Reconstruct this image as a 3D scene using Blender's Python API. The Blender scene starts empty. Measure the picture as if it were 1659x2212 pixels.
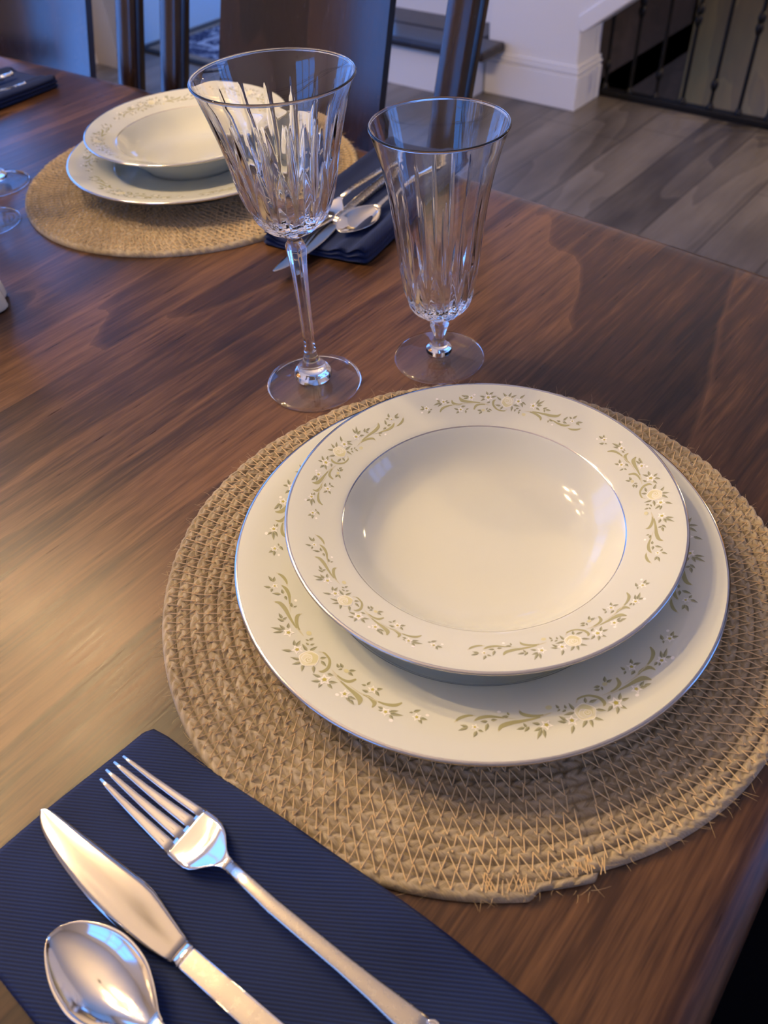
import bpy, bmesh, math, random
from mathutils import Vector, Matrix
random.seed(7)
PI = math.pi
sc = bpy.context.scene
COL = sc.collection

# ------------------------------------------------------------------ frame
# world: z = 0 is the floor, table top at z = 0.75; x and y follow the room's walls.
# "fit" coordinates (x to the right of the camera, y ahead of it) are turned by YAW.
YAW = math.radians(42.0)
TT = 0.75
_c, _s = math.cos(YAW), math.sin(YAW)
def FW(x, y, z=0.0):
    return Vector((_c * x - _s * y, _s * x + _c * y, z + TT))
def rotv(v):
    return Vector((_c * v[0] - _s * v[1], _s * v[0] + _c * v[1], v[2]))

# ------------------------------------------------------------------ camera
F_PX, PITCH, ROLL, CAM_H = 1728.6, 0.80178, -0.07078, 0.36228
fwd = Vector((0, math.cos(PITCH), -math.sin(PITCH)))
rgt = Vector((1, 0, 0)); up = rgt.cross(fwd)
r2 = rgt * math.cos(ROLL) + up * math.sin(ROLL)
u2 = up * math.cos(ROLL) - rgt * math.sin(ROLL)
r2, u2, f2 = rotv(r2), rotv(u2), rotv(fwd)
cd = bpy.data.cameras.new('camera')
cam = bpy.data.objects.new('camera', cd); COL.objects.link(cam)
M = Matrix((r2, u2, -f2)).transposed().to_4x4(); M.translation = FW(0, 0, CAM_H)
cam.matrix_world = M
cd.sensor_fit = 'VERTICAL'; cd.sensor_height = 36.0; cd.sensor_width = 27.0
cd.lens = 36.0 * F_PX / 2212.0
cd.clip_start = 0.02; cd.clip_end = 60
cd.dof.use_dof = True; cd.dof.focus_distance = 0.47; cd.dof.aperture_fstop = 11.0
sc.camera = cam

# ------------------------------------------------------------------ render look
sc.view_settings.view_transform = 'Standard'; sc.view_settings.look = 'None'
sc.view_settings.gamma = 1.0; sc.view_settings.use_curve_mapping = False
sc.view_settings.exposure = EXPO = 0.32
cy = sc.cycles
cy.max_bounces = 24; cy.transmission_bounces = 18; cy.glossy_bounces = 8; cy.diffuse_bounces = 4
cy.transparent_max_bounces = 16; cy.use_denoising = True
cy.caustics_refractive = True; cy.caustics_reflective = True; cy.blur_glossy = 0.6
cy.sample_clamp_indirect = 12.0

# ------------------------------------------------------------------ daylight and lamps
SKY = (0.12, 0.33, 1.0); SKY_STRENGTH = 3.0
BULB = (1.0, 0.675, 0.32); BULB_STRENGTH = 590.0
FILL_POWER = 14.0
w = bpy.data.worlds.new('sky'); sc.world = w; w.use_nodes = True
bg = w.node_tree.nodes['Background']
bg.inputs['Color'].default_value = (*SKY, 1); bg.inputs['Strength'].default_value = SKY_STRENGTH
# window openings: (wall axis position, along-wall range, height range)
WIN_LEFT = (-3.5, (-.95, 1.95), (0.06, 2.36))
WIN_RIGHT = (2.4, (1.5, 2.9), (0.06, 2.3))
WIN_FRONT = (-2.58, (-1.7, .1), (.35, 2.1))
WIN_HALL = (3.95, (-3.42, -1.75), (0.05, 2.3))  # out-of-view window, added close by to brighten the hall wall
def portal(name, loc, rot, sx, sy):
    L = bpy.data.lights.new(name, 'AREA'); L.shape = 'RECTANGLE'; L.size = sx; L.size_y = sy
    L.cycles.is_portal = True
    o = bpy.data.objects.new(name, L); COL.objects.link(o); o.location = loc; o.rotation_euler = rot
def mid(r): return (r[0] + r[1]) / 2
def span(r): return r[1] - r[0]
portal('daylight_left', (WIN_LEFT[0] - .06, mid(WIN_LEFT[1]), mid(WIN_LEFT[2])), (0, -PI/2, 0), span(WIN_LEFT[2]), span(WIN_LEFT[1]))
portal('daylight_right', (WIN_RIGHT[0] + .06, mid(WIN_RIGHT[1]), mid(WIN_RIGHT[2])), (0, PI/2, 0), span(WIN_RIGHT[2]), span(WIN_RIGHT[1]))
portal('daylight_front', (mid(WIN_FRONT[1]), WIN_FRONT[0] - .06, mid(WIN_FRONT[2])), (PI/2, 0, 0), span(WIN_FRONT[1]), span(WIN_FRONT[2]))
portal('daylight_hall', (mid(WIN_HALL[1]), WIN_HALL[0] + .06, mid(WIN_HALL[2])), (-PI/2, 0, 0), span(WIN_HALL[1]), span(WIN_HALL[2]))
def fill_light(loc, power, col=(1.0, .76, .42), size=.45):
    L = bpy.data.lights.new('stairwell_fill', 'AREA'); L.shape = 'DISK'; L.size = size; L.energy = power; L.color = col
    o = bpy.data.objects.new('stairwell_fill', L); COL.objects.link(o); o.location = loc
fill_light((.35, 3.5, 1.40), FILL_POWER * 1.6, size=.2)  # unseen warm light added inside the stairwell to make its right side golden
CHAND = (-1.10, 0.10, 1.60)

# ------------------------------------------------------------------ helpers
def link(o, parent=None):
    COL.objects.link(o)
    if parent is not None: o.parent = parent
    return o
def mesh_obj(name, verts, faces, mat, parent=None, smooth=False, mids=None, uvs=None):
    me = bpy.data.meshes.new(name); me.from_pydata([tuple(v) for v in verts], [], faces)
    for m in (mat if isinstance(mat, (list, tuple)) else [mat]): me.materials.append(m)
    if mids: me.polygons.foreach_set('material_index', mids)
    if smooth: me.polygons.foreach_set('use_smooth', [True] * len(me.polygons))
    if uvs:
        ul = me.uv_layers.new(name='UVMap')
        flat = []
        for l in me.loops: flat += uvs[l.vertex_index]
        ul.data.foreach_set('uv', flat)
    me.update()
    return link(bpy.data.objects.new(name, me), parent)
def empty(name, loc, rz=0.0):
    o = bpy.data.objects.new(name, None); o.empty_display_size = .05
    COL.objects.link(o); o.location = loc; o.rotation_euler = (0, 0, rz); return o
def tag(o, label, cat, group=None):
    o['label'] = label; o['category'] = cat
    if group: o['group'] = group
    return o
def struct(o):
    o['kind'] = 'structure'; return o
def copy_tree(o, parent=None):
    c = o.copy(); COL.objects.link(c); c.parent = parent
    for ch in list(o.children): copy_tree(ch, c)
    return c
class MB:
    """collects simple solids into one mesh"""
    def __init__(s): s.v = []; s.f = []
    def add(s, vs, fs):
        n = len(s.v); s.v += [tuple(v) for v in vs]; s.f += [tuple(i + n for i in f) for f in fs]
    def box(s, x0, x1, y0, y1, z0, z1):
        s.add([(x0,y0,z0),(x1,y0,z0),(x1,y1,z0),(x0,y1,z0),(x0,y0,z1),(x1,y0,z1),(x1,y1,z1),(x0,y1,z1)],
              [(0,3,2,1),(4,5,6,7),(0,1,5,4),(1,2,6,5),(2,3,7,6),(3,0,4,7)])
    def prism(s, poly, a0, a1, axis='z'):
        n = len(poly)
        def P(p, a):
            return {'z': (p[0], p[1], a), 'y': (p[0], a, p[1]), 'x': (a, p[0], p[1])}[axis]
        vs = [P(p, a0) for p in poly] + [P(p, a1) for p in poly]
        fs = [tuple(range(n))[::-1], tuple(range(n, 2*n))] + [(i, (i+1) % n, n + (i+1) % n, n + i) for i in range(n)]
        s.add(vs, fs)
    def tube(s, pts, rad, n=8, caps=True):
        pts = [Vector(p) for p in pts]; m = len(pts)
        rads = rad if isinstance(rad, (list, tuple)) else [rad] * m
        vs = []; ref = None
        for i, p in enumerate(pts):
            t = (pts[min(i+1, m-1)] - pts[max(i-1, 0)]).normalized()
            if ref is None:
                ref = Vector((0, 0, 1)) if abs(t.z) < .9 else Vector((1, 0, 0))
            a = t.cross(ref).normalized(); b = a.cross(t).normalized(); ref = b
            for k in range(n):
                q = 2*PI*k/n
                vs.append(p + (a*math.cos(q) + b*math.sin(q)) * rads[i])
        fs = [(i*n+k, i*n+(k+1) % n, (i+1)*n+(k+1) % n, (i+1)*n+k) for i in range(m-1) for k in range(n)]
        if caps: fs += [tuple(range(n))[::-1], tuple(range((m-1)*n, m*n))]
        s.add(vs, fs)
    def lathe(s, prof, n=48, fr=None, cx=0, cy=0, cz=0):
        """prof: (r, z) list; r == 0 ends become poles. fr(theta, r, z, i) -> r"""
        base = len(s.v); rows = []
        for i, (r, z) in enumerate(prof):
            if r <= 1e-9:
                rows.append([len(s.v)]); s.v.append((cx, cy, cz + z))
            else:
                row = []
                for k in range(n):
                    t = 2*PI*k/n; rr = fr(t, r, z, i) if fr else r
                    row.append(len(s.v)); s.v.append((cx + rr*math.cos(t), cy + rr*math.sin(t), cz + z))
                rows.append(row)
        for A, B in zip(rows, rows[1:]):
            for k in range(n):
                k2 = (k+1) % n
                if len(A) == 1 and len(B) == 1: continue
                if len(A) == 1: s.f.append((A[0], B[k2], B[k]))
                elif len(B) == 1: s.f.append((A[k], A[k2], B[0]))
                else: s.f.append((A[k], A[k2], B[k2], B[k]))
    def build(s, name, mat, parent=None, smooth=False, bevel=0.0, seg=2, angle=None):
        o = mesh_obj(name, s.v, s.f, mat, parent, smooth)
        bm = bmesh.new(); bm.from_mesh(o.data); bmesh.ops.recalc_face_normals(bm, faces=bm.faces); bm.to_mesh(o.data); bm.free()
        if bevel:
            b = o.modifiers.new('bevel', 'BEVEL'); b.width = bevel; b.segments = seg; b.limit_method = 'ANGLE'
            b.angle_limit = math.radians(40); b.harden_normals = False
        return o
def catmull(pts, n):
    """smooth resample of control points (tuples of any length)"""
    out = []; m = len(pts)
    for i in range(m - 1):
        p0, p1, p2, p3 = pts[max(i-1, 0)], pts[i], pts[i+1], pts[min(i+2, m-1)]
        for k in range(n):
            t = k / n
            out.append(tuple(.5*((2*b) + (c-a)*t + (2*a-5*b+4*c-d)*t*t + (3*b-a-3*c+d)*t**3) for a, b, c, d in zip(p0, p1, p2, p3)))
    out.append(tuple(pts[-1])); return out
def lerp(a, b, t): return a + (b - a) * t
def interp(x, xs, ys):
    if x <= xs[0]: return ys[0]
    for i in range(len(xs) - 1):
        if x <= xs[i+1]: return lerp(ys[i], ys[i+1], (x - xs[i]) / (xs[i+1] - xs[i]))
    return ys[-1]
def sstep(a, b, x):
    t = min(1, max(0, (x - a) / (b - a))); return t*t*(3-2*t)

# ------------------------------------------------------------------ materials
class NT:
    def __init__(s, name):
        s.m = bpy.data.materials.new(name); s.m.use_nodes = True; s.t = s.m.node_tree
        s.b = s.t.nodes['Principled BSDF']
    def n(s, typ, **kw):
        nd = s.t.nodes.new(typ)
        for k, v in kw.items():
            if k.startswith('i_'):
                key = k[2:]; sock = nd.inputs[int(key)] if key.isdigit() else nd.inputs[key.replace('_', ' ')]
                s.put(sock, v)
            else: setattr(nd, k, v)
        return nd
    def put(s, sock, v):
        if isinstance(v, bpy.types.NodeSocket): s.t.links.new(v, sock)
        elif isinstance(v, bpy.types.Node): s.t.links.new(v.outputs[0], sock)
        else:
            if sock.type == 'RGBA' and len(v) == 3: v = (*v, 1)
            sock.default_value = v
    def set(s, **kw):
        for k, v in kw.items(): s.put(s.b.inputs[k.replace('_', ' ')], v)
        return s
    def math(s, op, a, b=0.0, c=0.0, clamp=False):
        nd = s.n('ShaderNodeMath', operation=op, use_clamp=clamp); s.put(nd.inputs[0], a); s.put(nd.inputs[1], b); s.put(nd.inputs[2], c); return nd.outputs[0]
    def vmul(s, v, k):
        nd = s.n('ShaderNodeVectorMath', operation='MULTIPLY'); s.put(nd.inputs[0], v); nd.inputs[1].default_value = k; return nd.outputs[0]
    def vadd(s, a, b):
        nd = s.n('ShaderNodeVectorMath', operation='ADD'); s.put(nd.inputs[0], a); s.put(nd.inputs[1], b); return nd.outputs[0]
    def noise(s, vec, scale=1.0, detail=3.0, rough=.5, dist=0.0):
        nd = s.n('ShaderNodeTexNoise'); s.put(nd.inputs['Vector'], vec); nd.inputs['Scale'].default_value = scale
        nd.inputs['Detail'].default_value = detail; nd.inputs['Roughness'].default_value = rough; nd.inputs['Distortion'].default_value = dist
        return nd.outputs['Fac']
    def ramp(s, fac, stops, interp='LINEAR'):
        nd = s.n('ShaderNodeValToRGB'); s.put(nd.inputs[0], fac); cr = nd.color_ramp; cr.interpolation = interp
        while len(cr.elements) < len(stops): cr.elements.new(.5)
        for e, (p, c) in zip(cr.elements, stops):
            e.position = p; e.color = (*c, 1) if len(c) == 3 else c
        return nd.outputs[0]
    def mix(s, fac, a, b, mode='MIX'):
        nd = s.n('ShaderNodeMix', data_type='RGBA', blend_type=mode); s.put(nd.inputs[0], fac); s.put(nd.inputs[6], a); s.put(nd.inputs[7], b); return nd.outputs[2]
    def bump(s, h, strength=.3, dist=.001, normal=None):
        nd = s.n('ShaderNodeBump'); nd.inputs['Strength'].default_value = strength; nd.inputs['Distance'].default_value = dist; s.put(nd.inputs['Height'], h)
        if normal is not None: s.put(nd.inputs['Normal'], normal)
        return nd.outputs[0]
    def coord(s, which='Object'): return s.n('ShaderNodeTexCoord').outputs[which]
    def sep(s, v):
        nd = s.n('ShaderNodeSeparateXYZ'); s.put(nd.inputs[0], v); return nd.outputs
    def comb(s, x, y, z=0.0):
        nd = s.n('ShaderNodeCombineXYZ'); s.put(nd.inputs[0], x); s.put(nd.inputs[1], y); s.put(nd.inputs[2], z); return nd.outputs[0]
def plain(name, col, rough=.5, metal=0.0, **kw):
    return NT(name).set(Base_Color=col, Roughness=rough, Metallic=metal, **kw).m

def wood(name, dark, mid_, light, board=0.13, rough=.3, coat=.25, along='y', contour=9.0, fine=.35, gap=0.0, seed=0.0, blotch=.9, spec=.5, lines=.38, boards=.17, patch=0.0):
    """stained boards: growth-ring contours, pores and blotches, running along one axis"""
    t = NT(name); x, y, z = t.sep(t.coord('Object'))
    if along == 'x': x, y = y, x
    if along == 'z': y, z = z, y
    bi = t.math('FLOOR', t.math('DIVIDE', t.math('ADD', x, 50.0 + seed), board))
    wn = t.n('ShaderNodeTexWhiteNoise', noise_dimensions='1D'); t.put(wn.inputs['W'], bi)
    rnd = wn.outputs['Value']
    off = t.math('MULTIPLY', rnd, 37.0)
    p = t.comb(t.math('ADD', x, off), t.math('ADD', y, off), z)
    n1 = t.noise(t.vmul(p, (5.5, 1.1, 5.5)), 1.0, 2.0, .45, .35)
    rings = t.math('FRACT', t.math('MULTIPLY', n1, contour))
    wob = t.noise(t.vmul(p, (90, 30, 40)), 1.0, 2.0)
    rings2 = t.math('FRACT', t.math('ADD', t.math('MULTIPLY', n1, contour), t.math('MULTIPLY', wob, .10)))
    pores = t.noise(t.vmul(p, (420, 26, 200)), 1.0, 2.0, .6)
    fib = t.noise(t.vmul(p, (130, 5, 60)), 1.0, 3.0, .6)
    blo = t.noise(t.vmul(p, (7, 2.2, 5)), 1.0, 3.0, .55)
    v = t.math('ADD', t.math('MULTIPLY', rings2, .22), t.math('MULTIPLY', blo, blotch))
    v = t.math('ADD', v, t.math('MULTIPLY', t.math('SUBTRACT', fib, .5), fine))
    v = t.math('ADD', v, t.math('MULTIPLY', t.math('SUBTRACT', pores, .5), fine * .8))
    v = t.math('ADD', v, t.math('MULTIPLY', t.math('SUBTRACT', rnd, .5), boards))
    if patch:          # dark stain pooled in some stretches of a board
        pt = t.noise(t.vmul(p, (6, 3.2, 5)), 1.0, 2.0, .5, .8)
        v = t.math('SUBTRACT', v, t.math('MULTIPLY', t.ramp(pt, [(.52, (0, 0, 0)), (.64, (1, 1, 1))]), patch))
    line = t.ramp(rings2, [(0.0, (1, 1, 1)), (.06, (0, 0, 0)), (.93, (0, 0, 0)), (1.0, (1, 1, 1))])
    col = t.ramp(v, [(.22, dark), (.55, mid_), (.92, light)])
    col = t.mix(t.math('MULTIPLY', line, lines), col, light)
    if gap:
        fx = t.math('ABSOLUTE', t.math('SUBTRACT', t.math('FRACT', t.math('DIVIDE', t.math('ADD', x, 50.0 + seed), board)), .5))
        e1 = t.math('GREATER_THAN', fx, .5 - gap)
        yy = t.math('FRACT', t.math('ADD', t.math('DIVIDE', y, 1.1), t.math('MULTIPLY', rnd, 7.0)))
        e2 = t.math('LESS_THAN', yy, gap * board / 1.1 * 1.6)
        col = t.mix(t.math('MULTIPLY', t.math('MAXIMUM', e1, e2), .75), col, (.008, .005, .004))
    t.set(Base_Color=col, Roughness=t.math('ADD', rough, t.math('MULTIPLY', t.math('SUBTRACT', pores, .5), .25)), Coat_Weight=coat, Coat_Roughness=.22, Specular_IOR_Level=spec)
    t.set(Normal=t.bump(t.math('ADD', pores, t.math('MULTIPLY', fib, .6)), .12, .0006))
    return t.m

M_TABLE = wood('walnut_stained_maple', (.0115, .0051, .0034), (.053, .0240, .0115), (.170, .084, .038), board=.145, rough=.33, coat=.06, fine=.75, contour=7, seed=11.6, spec=.36, lines=.32, boards=.24, patch=.16)
M_CHAIR = wood('espresso_wood', (.005, .0026, .002), (.014, .0065, .0048), (.032, .0145, .009), board=.5, rough=.22, coat=.25, along='z', contour=6, fine=.3)
M_FLOOR = wood('grey_brown_planks', (.068, .056, .045), (.165, .138, .11), (.29, .245, .20), board=.172, rough=.36, coat=.1, contour=5, gap=.012, seed=.02, blotch=.75, lines=.10, boards=.34)
M_TREAD = wood('dark_tread_wood', (.010, .006, .005), (.022, .014, .011), (.05, .032, .025), board=.6, rough=.35, coat=.1, along='x')
def wallpaint(name, col, rough=.55):
    t = NT(name); n = t.noise(t.vmul(t.coord('Object'), (160, 160, 160)), 1.0, 2.0)
    return t.set(Base_Color=col, Roughness=rough, Normal=t.bump(n, .08, .0008)).m
M_WALL = wallpaint('warm_white_wall_paint', (.74, .70, .64))
M_CEIL = wallpaint('ceiling_paint', (.80, .76, .70), .7)
M_WHITE = wallpaint('white_trim_paint', (.80, .79, .78), .35)
M_TAN = wallpaint('tan_wall_paint', (.46, .38, .27), .6)
M_WELL = wood('honey_panel', (.14, .058, .008), (.22, .098, .014), (.30, .14, .024), board=.30, rough=.6, coat=0, along='z', contour=4, fine=.25)
M_HALL = wallpaint('hall_white_in_blue_daylight', (.50, .76, .98), .5)  # white wall; the blue daylight on it is painted into the colour
M_IRON = plain('black_wrought_iron', (.012, .012, .014), .45, .6)
def porcelain():
    t = NT('glazed_porcelain')
    return t.set(Base_Color=(.665, .69, .61), Roughness=.09, Specular_IOR_Level=.5, Coat_Weight=.3, Coat_Roughness=.03).m
M_PORC = porcelain()
M_PLAT = plain('platinum_band', (.62, .60, .57), .14, 1.0)
M_SILVER = NT('polished_silver')
_n = M_SILVER.noise(M_SILVER.vmul(M_SILVER.coord('Object'), (900, 60, 60)), 1.0, 3.0)
M_SILVER = M_SILVER.set(Base_Color=(.84, .79, .70), Metallic=1.0, Roughness=M_SILVER.math('ADD', .06, M_SILVER.math('MULTIPLY', _n, .08))).m
M_STEEL = NT('brushed_blade_steel')
_n = M_STEEL.noise(M_STEEL.vmul(M_STEEL.coord('Object'), (40, 900, 60)), 1.0, 3.0)
M_STEEL = M_STEEL.set(Base_Color=(.60, .56, .50), Metallic=1.0, Roughness=M_STEEL.math('ADD', .08, M_STEEL.math('MULTIPLY', _n, .08))).m
M_SATIN = NT('worn_silver_handle')
_n = M_SATIN.noise(M_SATIN.vmul(M_SATIN.coord('Object'), (500, 500, 500)), 1.0, 3.0)
M_SATIN = M_SATIN.set(Base_Color=(.76, .69, .56), Metallic=1.0, Roughness=M_SATIN.math('ADD', .18, M_SATIN.math('MULTIPLY', _n, .16))).m
M_CRYSTAL = NT('lead_crystal').set(Base_Color=(1, 1, 1), Roughness=0.0, IOR=1.54, Transmission_Weight=1.0).m
def thin_clear_glass():
    t = NT('clear_foot_glass'); nt = t.t
    tr = t.n('ShaderNodeBsdfTransparent'); tr.inputs[0].default_value = (.95, .95, .96, 1)
    gl = t.n('ShaderNodeBsdfGlossy'); gl.inputs['Roughness'].default_value = .01
    mx = t.n('ShaderNodeMixShader'); mx.inputs[0].default_value = .07
    nt.links.new(tr.outputs[0], mx.inputs[1]); nt.links.new(gl.outputs[0], mx.inputs[2])
    nt.links.new(mx.outputs[0], nt.nodes['Material Output'].inputs['Surface']); return t.m
M_FOOT = thin_clear_glass()
def leafmat(n, c): return plain(n, c, .16)
M_D = [M_PORC, M_PLAT, leafmat('decal_leaf_dark', (.27, .275, .165)), leafmat('decal_leaf_light', (.40, .40, .25)), leafmat('decal_scroll', (.41, .40, .205)),
       leafmat('decal_white', (.92, .91, .86)), leafmat('decal_rose', (.67, .655, .39)), leafmat('decal_rose_pale', (.76, .75, .55)), leafmat('decal_yellow', (.52, .47, .12)), leafmat('decal_scroll_pale', (.60, .585, .42))]
def pane():
    t = NT('window_glass'); nt = t.t
    tr = t.n('ShaderNodeBsdfTransparent'); gl = t.n('ShaderNodeBsdfGlossy'); gl.inputs['Roughness'].default_value = .0
    mx = t.n('ShaderNodeMixShader'); mx.inputs[0].default_value = .05
    nt.links.new(tr.outputs[0], mx.inputs[1]); nt.links.new(gl.outputs[0], mx.inputs[2])
    nt.links.new(mx.outputs[0], nt.nodes['Material Output'].inputs['Surface']); return t.m
M_PANE = pane()
def twill():
    t = NT('navy_twill_cotton'); x, y, z = t.sep(t.coord('UV'))
    ph = t.math('ADD', t.math('MULTIPLY', x, math.cos(math.radians(118.5)) ), t.math('MULTIPLY', y, math.sin(math.radians(118.5))))
    r = t.math('SINE', t.math('MULTIPLY', ph, 2*PI/.00150))
    wv = t.noise(t.vmul(t.coord('UV'), (2600, 2600, 1)), 1.0, 2.0)
    fold = t.noise(t.vmul(t.coord('UV'), (14, 26, 1)), 1.0, 2.0)
    v = t.math('ADD', t.math('MULTIPLY', r, .22), t.math('MULTIPLY', wv, .5))
    v = t.math('ADD', v, t.math('MULTIPLY', fold, .4))
    col = t.ramp(v, [(.12, (.0010, .0056, .029)), (.75, (.0048, .0245, .122))])
    return t.set(Base_Color=col, Roughness=.85, Sheen_Weight=.06, Sheen_Roughness=.4, Sheen_Tint=(.35, .5, 1.0),
                 Normal=t.bump(t.math('ADD', t.math('MULTIPLY', r, .5), wv), .5, .0004)).m
M_NAVY = twill()
M_THREAD = plain('navy_thread', (.05, .08, .16), .7)
def jute():
    t = NT('braided_jute'); x, y, z = t.sep(t.coord('UV'))     # x: metres along the row, y: -1..1 across it
    P = .0088
    ph = t.math('ADD', t.math('DIVIDE', x, P), t.math('MULTIPLY', t.math('ABSOLUTE', y), -.62))
    half = t.math('MULTIPLY', t.math('GREATER_THAN', y, 0.0), .5)
    lump = t.math('ABSOLUTE', t.math('SINE', t.math('MULTIPLY', t.math('ADD', ph, half), PI)))
    q = t.comb(t.math('MULTIPLY', ph, 26.0), t.math('MULTIPLY', y, 1.6), t.math('MULTIPLY', t.math('FLOOR', t.math('ADD', ph, half)), 3.7))
    fib = t.noise(q, 1.0, 3.0, .65)
    blo = t.noise(t.vmul(t.coord('Object'), (55, 55, 55)), 1.0, 2.0)
    v = t.math('ADD', t.math('MULTIPLY', fib, .62), t.math('MULTIPLY', blo, .38))
    col = t.ramp(v, [(.28, (.22, .165, .10)), (.50, (.48, .395, .26)), (.72, (.70, .605, .44))])
    return t.set(Base_Color=col, Roughness=.8, Sheen_Weight=.2, Normal=t.bump(fib, .75, .0009)).m
M_JUTE = jute()
M_STITCH = plain('jute_stitch_thread', (.74, .55, .29), .6)
M_FUZZ = plain('jute_fiber', (.52, .38, .20), .7)

# ================================================================== the room
def wall_with_opening(name, axis, pos, thick, a0, a1, z0, z1, oa, oz, mat):
    """a wall normal to `axis`, spanning a0..a1 along the other axis, with one rectangular opening"""
    m = MB()
    def bx(p0, p1, q0, q1):
        if axis == 'x': m.box(pos, pos + thick, p0, p1, q0, q1)
        else: m.box(p0, p1, pos, pos + thick, q0, q1)
    bx(a0, oa[0], z0, z1); bx(oa[1], a1, z0, z1)
    bx(oa[0], oa[1], z0, oz[0]); bx(oa[0], oa[1], oz[1], z1)
    return struct(m.build(name, mat))
def window(name, axis, pos, oa, oz, mull, rails, depth=.06):
    """frame with mullions, plus one pane"""
    m = MB(); fw = .055
    def bx(p0, p1, q0, q1, d=depth):
        if axis == 'x': m.box(pos - d/2, pos + d/2, p0, p1, q0, q1)
        else: m.box(p0, p1, pos - d/2, pos + d/2, q0, q1)
    bx(oa[0], oa[0]+fw, oz[0], oz[1]); bx(oa[1]-fw, oa[1], oz[0], oz[1])
    bx(oa[0]+fw, oa[1]-fw, oz[0], oz[0]+fw); bx(oa[0]+fw, oa[1]-fw, oz[1]-fw, oz[1])
    for k in range(1, mull):
        a = lerp(oa[0], oa[1], k/mull); bx(a-.03, a+.03, oz[0]+fw, oz[1]-fw)
    for k in range(1, rails):
        q = lerp(oz[0], oz[1], k/rails); bx(oa[0]+fw, oa[1]-fw, q-.012, q+.012, .03)
    o = struct(m.build(name, M_WHITE))
    g = MB()
    if axis == 'x': g.box(pos-.003, pos+.003, oa[0]+.02, oa[1]-.02, oz[0]+.02, oz[1]-.02)
    else: g.box(oa[0]+.02, oa[1]-.02, pos-.003, pos+.003, oz[0]+.02, oz[1]-.02)
    g.build('pane', M_PANE, o)
    return o

H = 2.68
m = MB()
m.prism([(-3.62, -2.7), (2.52, -2.7), (2.52, 3.02), (-1.52, 3.02), (-1.52, 4.07), (-3.62, 4.07)], -.12, 0.0)
struct(m.build('floor', M_FLOOR))
m = MB(); m.prism([(-3.62, -2.7), (2.52, -2.7), (2.52, 4.1), (-1.52, 4.1), (-1.52, 4.07), (-3.62, 4.07)], H, H + .1)
struct(m.build('ceiling', M_CEIL))
wall_with_opening('wall_left', 'x', WIN_LEFT[0] - .12, .12, -2.7, 2.2, 0, H, WIN_LEFT[1], WIN_LEFT[2], M_WALL)
window('window_1', 'x', WIN_LEFT[0] - .03, WIN_LEFT[1], WIN_LEFT[2], 4, 3)
wall_with_opening('wall_right', 'x', WIN_RIGHT[0], .12, -2.7, 4.1, 0, H, WIN_RIGHT[1], WIN_RIGHT[2], M_WALL)
window('window_2', 'x', WIN_RIGHT[0] + .03, WIN_RIGHT[1], WIN_RIGHT[2], 3, 3)
wall_with_opening('wall_front', 'y', WIN_FRONT[0] - .12, .12, -3.5, 2.4, 0, H, WIN_FRONT[1], WIN_FRONT[2], M_WALL)
window('window_4', 'y', WIN_FRONT[0] - .03, WIN_FRONT[1], WIN_FRONT[2], 3, 3)
m = MB(); m.box(-3.62, -3.335, 2.2, 2.32, 0, H); struct(m.build('wall_partition', M_TAN))
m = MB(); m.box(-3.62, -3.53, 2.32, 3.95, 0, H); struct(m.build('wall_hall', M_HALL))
wall_with_opening('wall_back', 'y', WIN_HALL[0], .12, -3.62, -1.52, 0, H, WIN_HALL[1], WIN_HALL[2], M_WHITE)
window('added_hall_window', 'y', WIN_HALL[0] + .03, WIN_HALL[1], WIN_HALL[2], 2, 1)
m = MB(); m.box(-1.64, -1.52, 2.955, 4.10, -2.6, H); struct(m.build('wall_stair_side', M_TREAD))  # dark wood colour stands in for the stairwell's shade on this wall
# stairwell beside the railing
m = MB(); m.box(-3.2, 2.4, 3.98, 4.1, -2.6, -.0); struct(m.build('wall_well_lower', M_WELL))
m = MB(); m.box(-1.52, 2.4, 3.98, 4.1, 0.0, H); struct(m.build('wall_well', M_WELL))
m = MB(); m.box(.72, .84, 3.02, 3.98, -2.6, H); struct(m.build('well_light_blocker', M_WELL))  # unseen wall, added to keep window light out of the stairwell
m = MB(); m.box(-1.52, 2.4, 3.02, 3.98, -2.7, -2.6); struct(m.build('floor_well', M_FLOOR))
m = MB(); m.box(-1.60, 2.4, 2.93, 3.015, -.34, -.12); struct(m.build('trim_1', M_TREAD))
# stringer wall: upright pier, then the underside climbs to the right with the flight above
m = MB()
m.prism([(-1.826, 0), (-1.452, 0), (-1.452, .281), (.9, 1.93), (.9, H), (-1.826, H)], 2.79, 2.955, 'y')
struct(m.build('wall_stair', M_WHITE, bevel=.006))
# moulding that follows the sloping lower edge
m = MB(); m.prism([(-1.462, .262), (-1.44, .252), (.91, 1.90), (.91, 1.965), (-1.462, .301)], 2.778, 2.962, 'y')
struct(m.build('trim_2', M_WHITE, bevel=.005))
# soffit of the flight above the well
m = MB(); m.prism([(-1.452, .33), (.9, 1.98), (.9, 2.1), (-1.452, .45)], 2.955, 3.98, 'y')
struct(m.build('ceiling_stair', M_WALL))
# baseboard round the pier (stepped profile)
m = MB()
for d, z0, z1 in ((.016, 0, .112), (.011, .112, .122), (.016, .122, .130), (.009, .130, .145)):
    m.box(-1.826, -1.452 + d, 2.79 - d, 2.79, z0, z1)
    m.box(-1.452, -1.452 + d, 2.79, 2.955, z0, z1)
struct(m.build('baseboard_stair', M_WHITE, bevel=.003))
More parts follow.
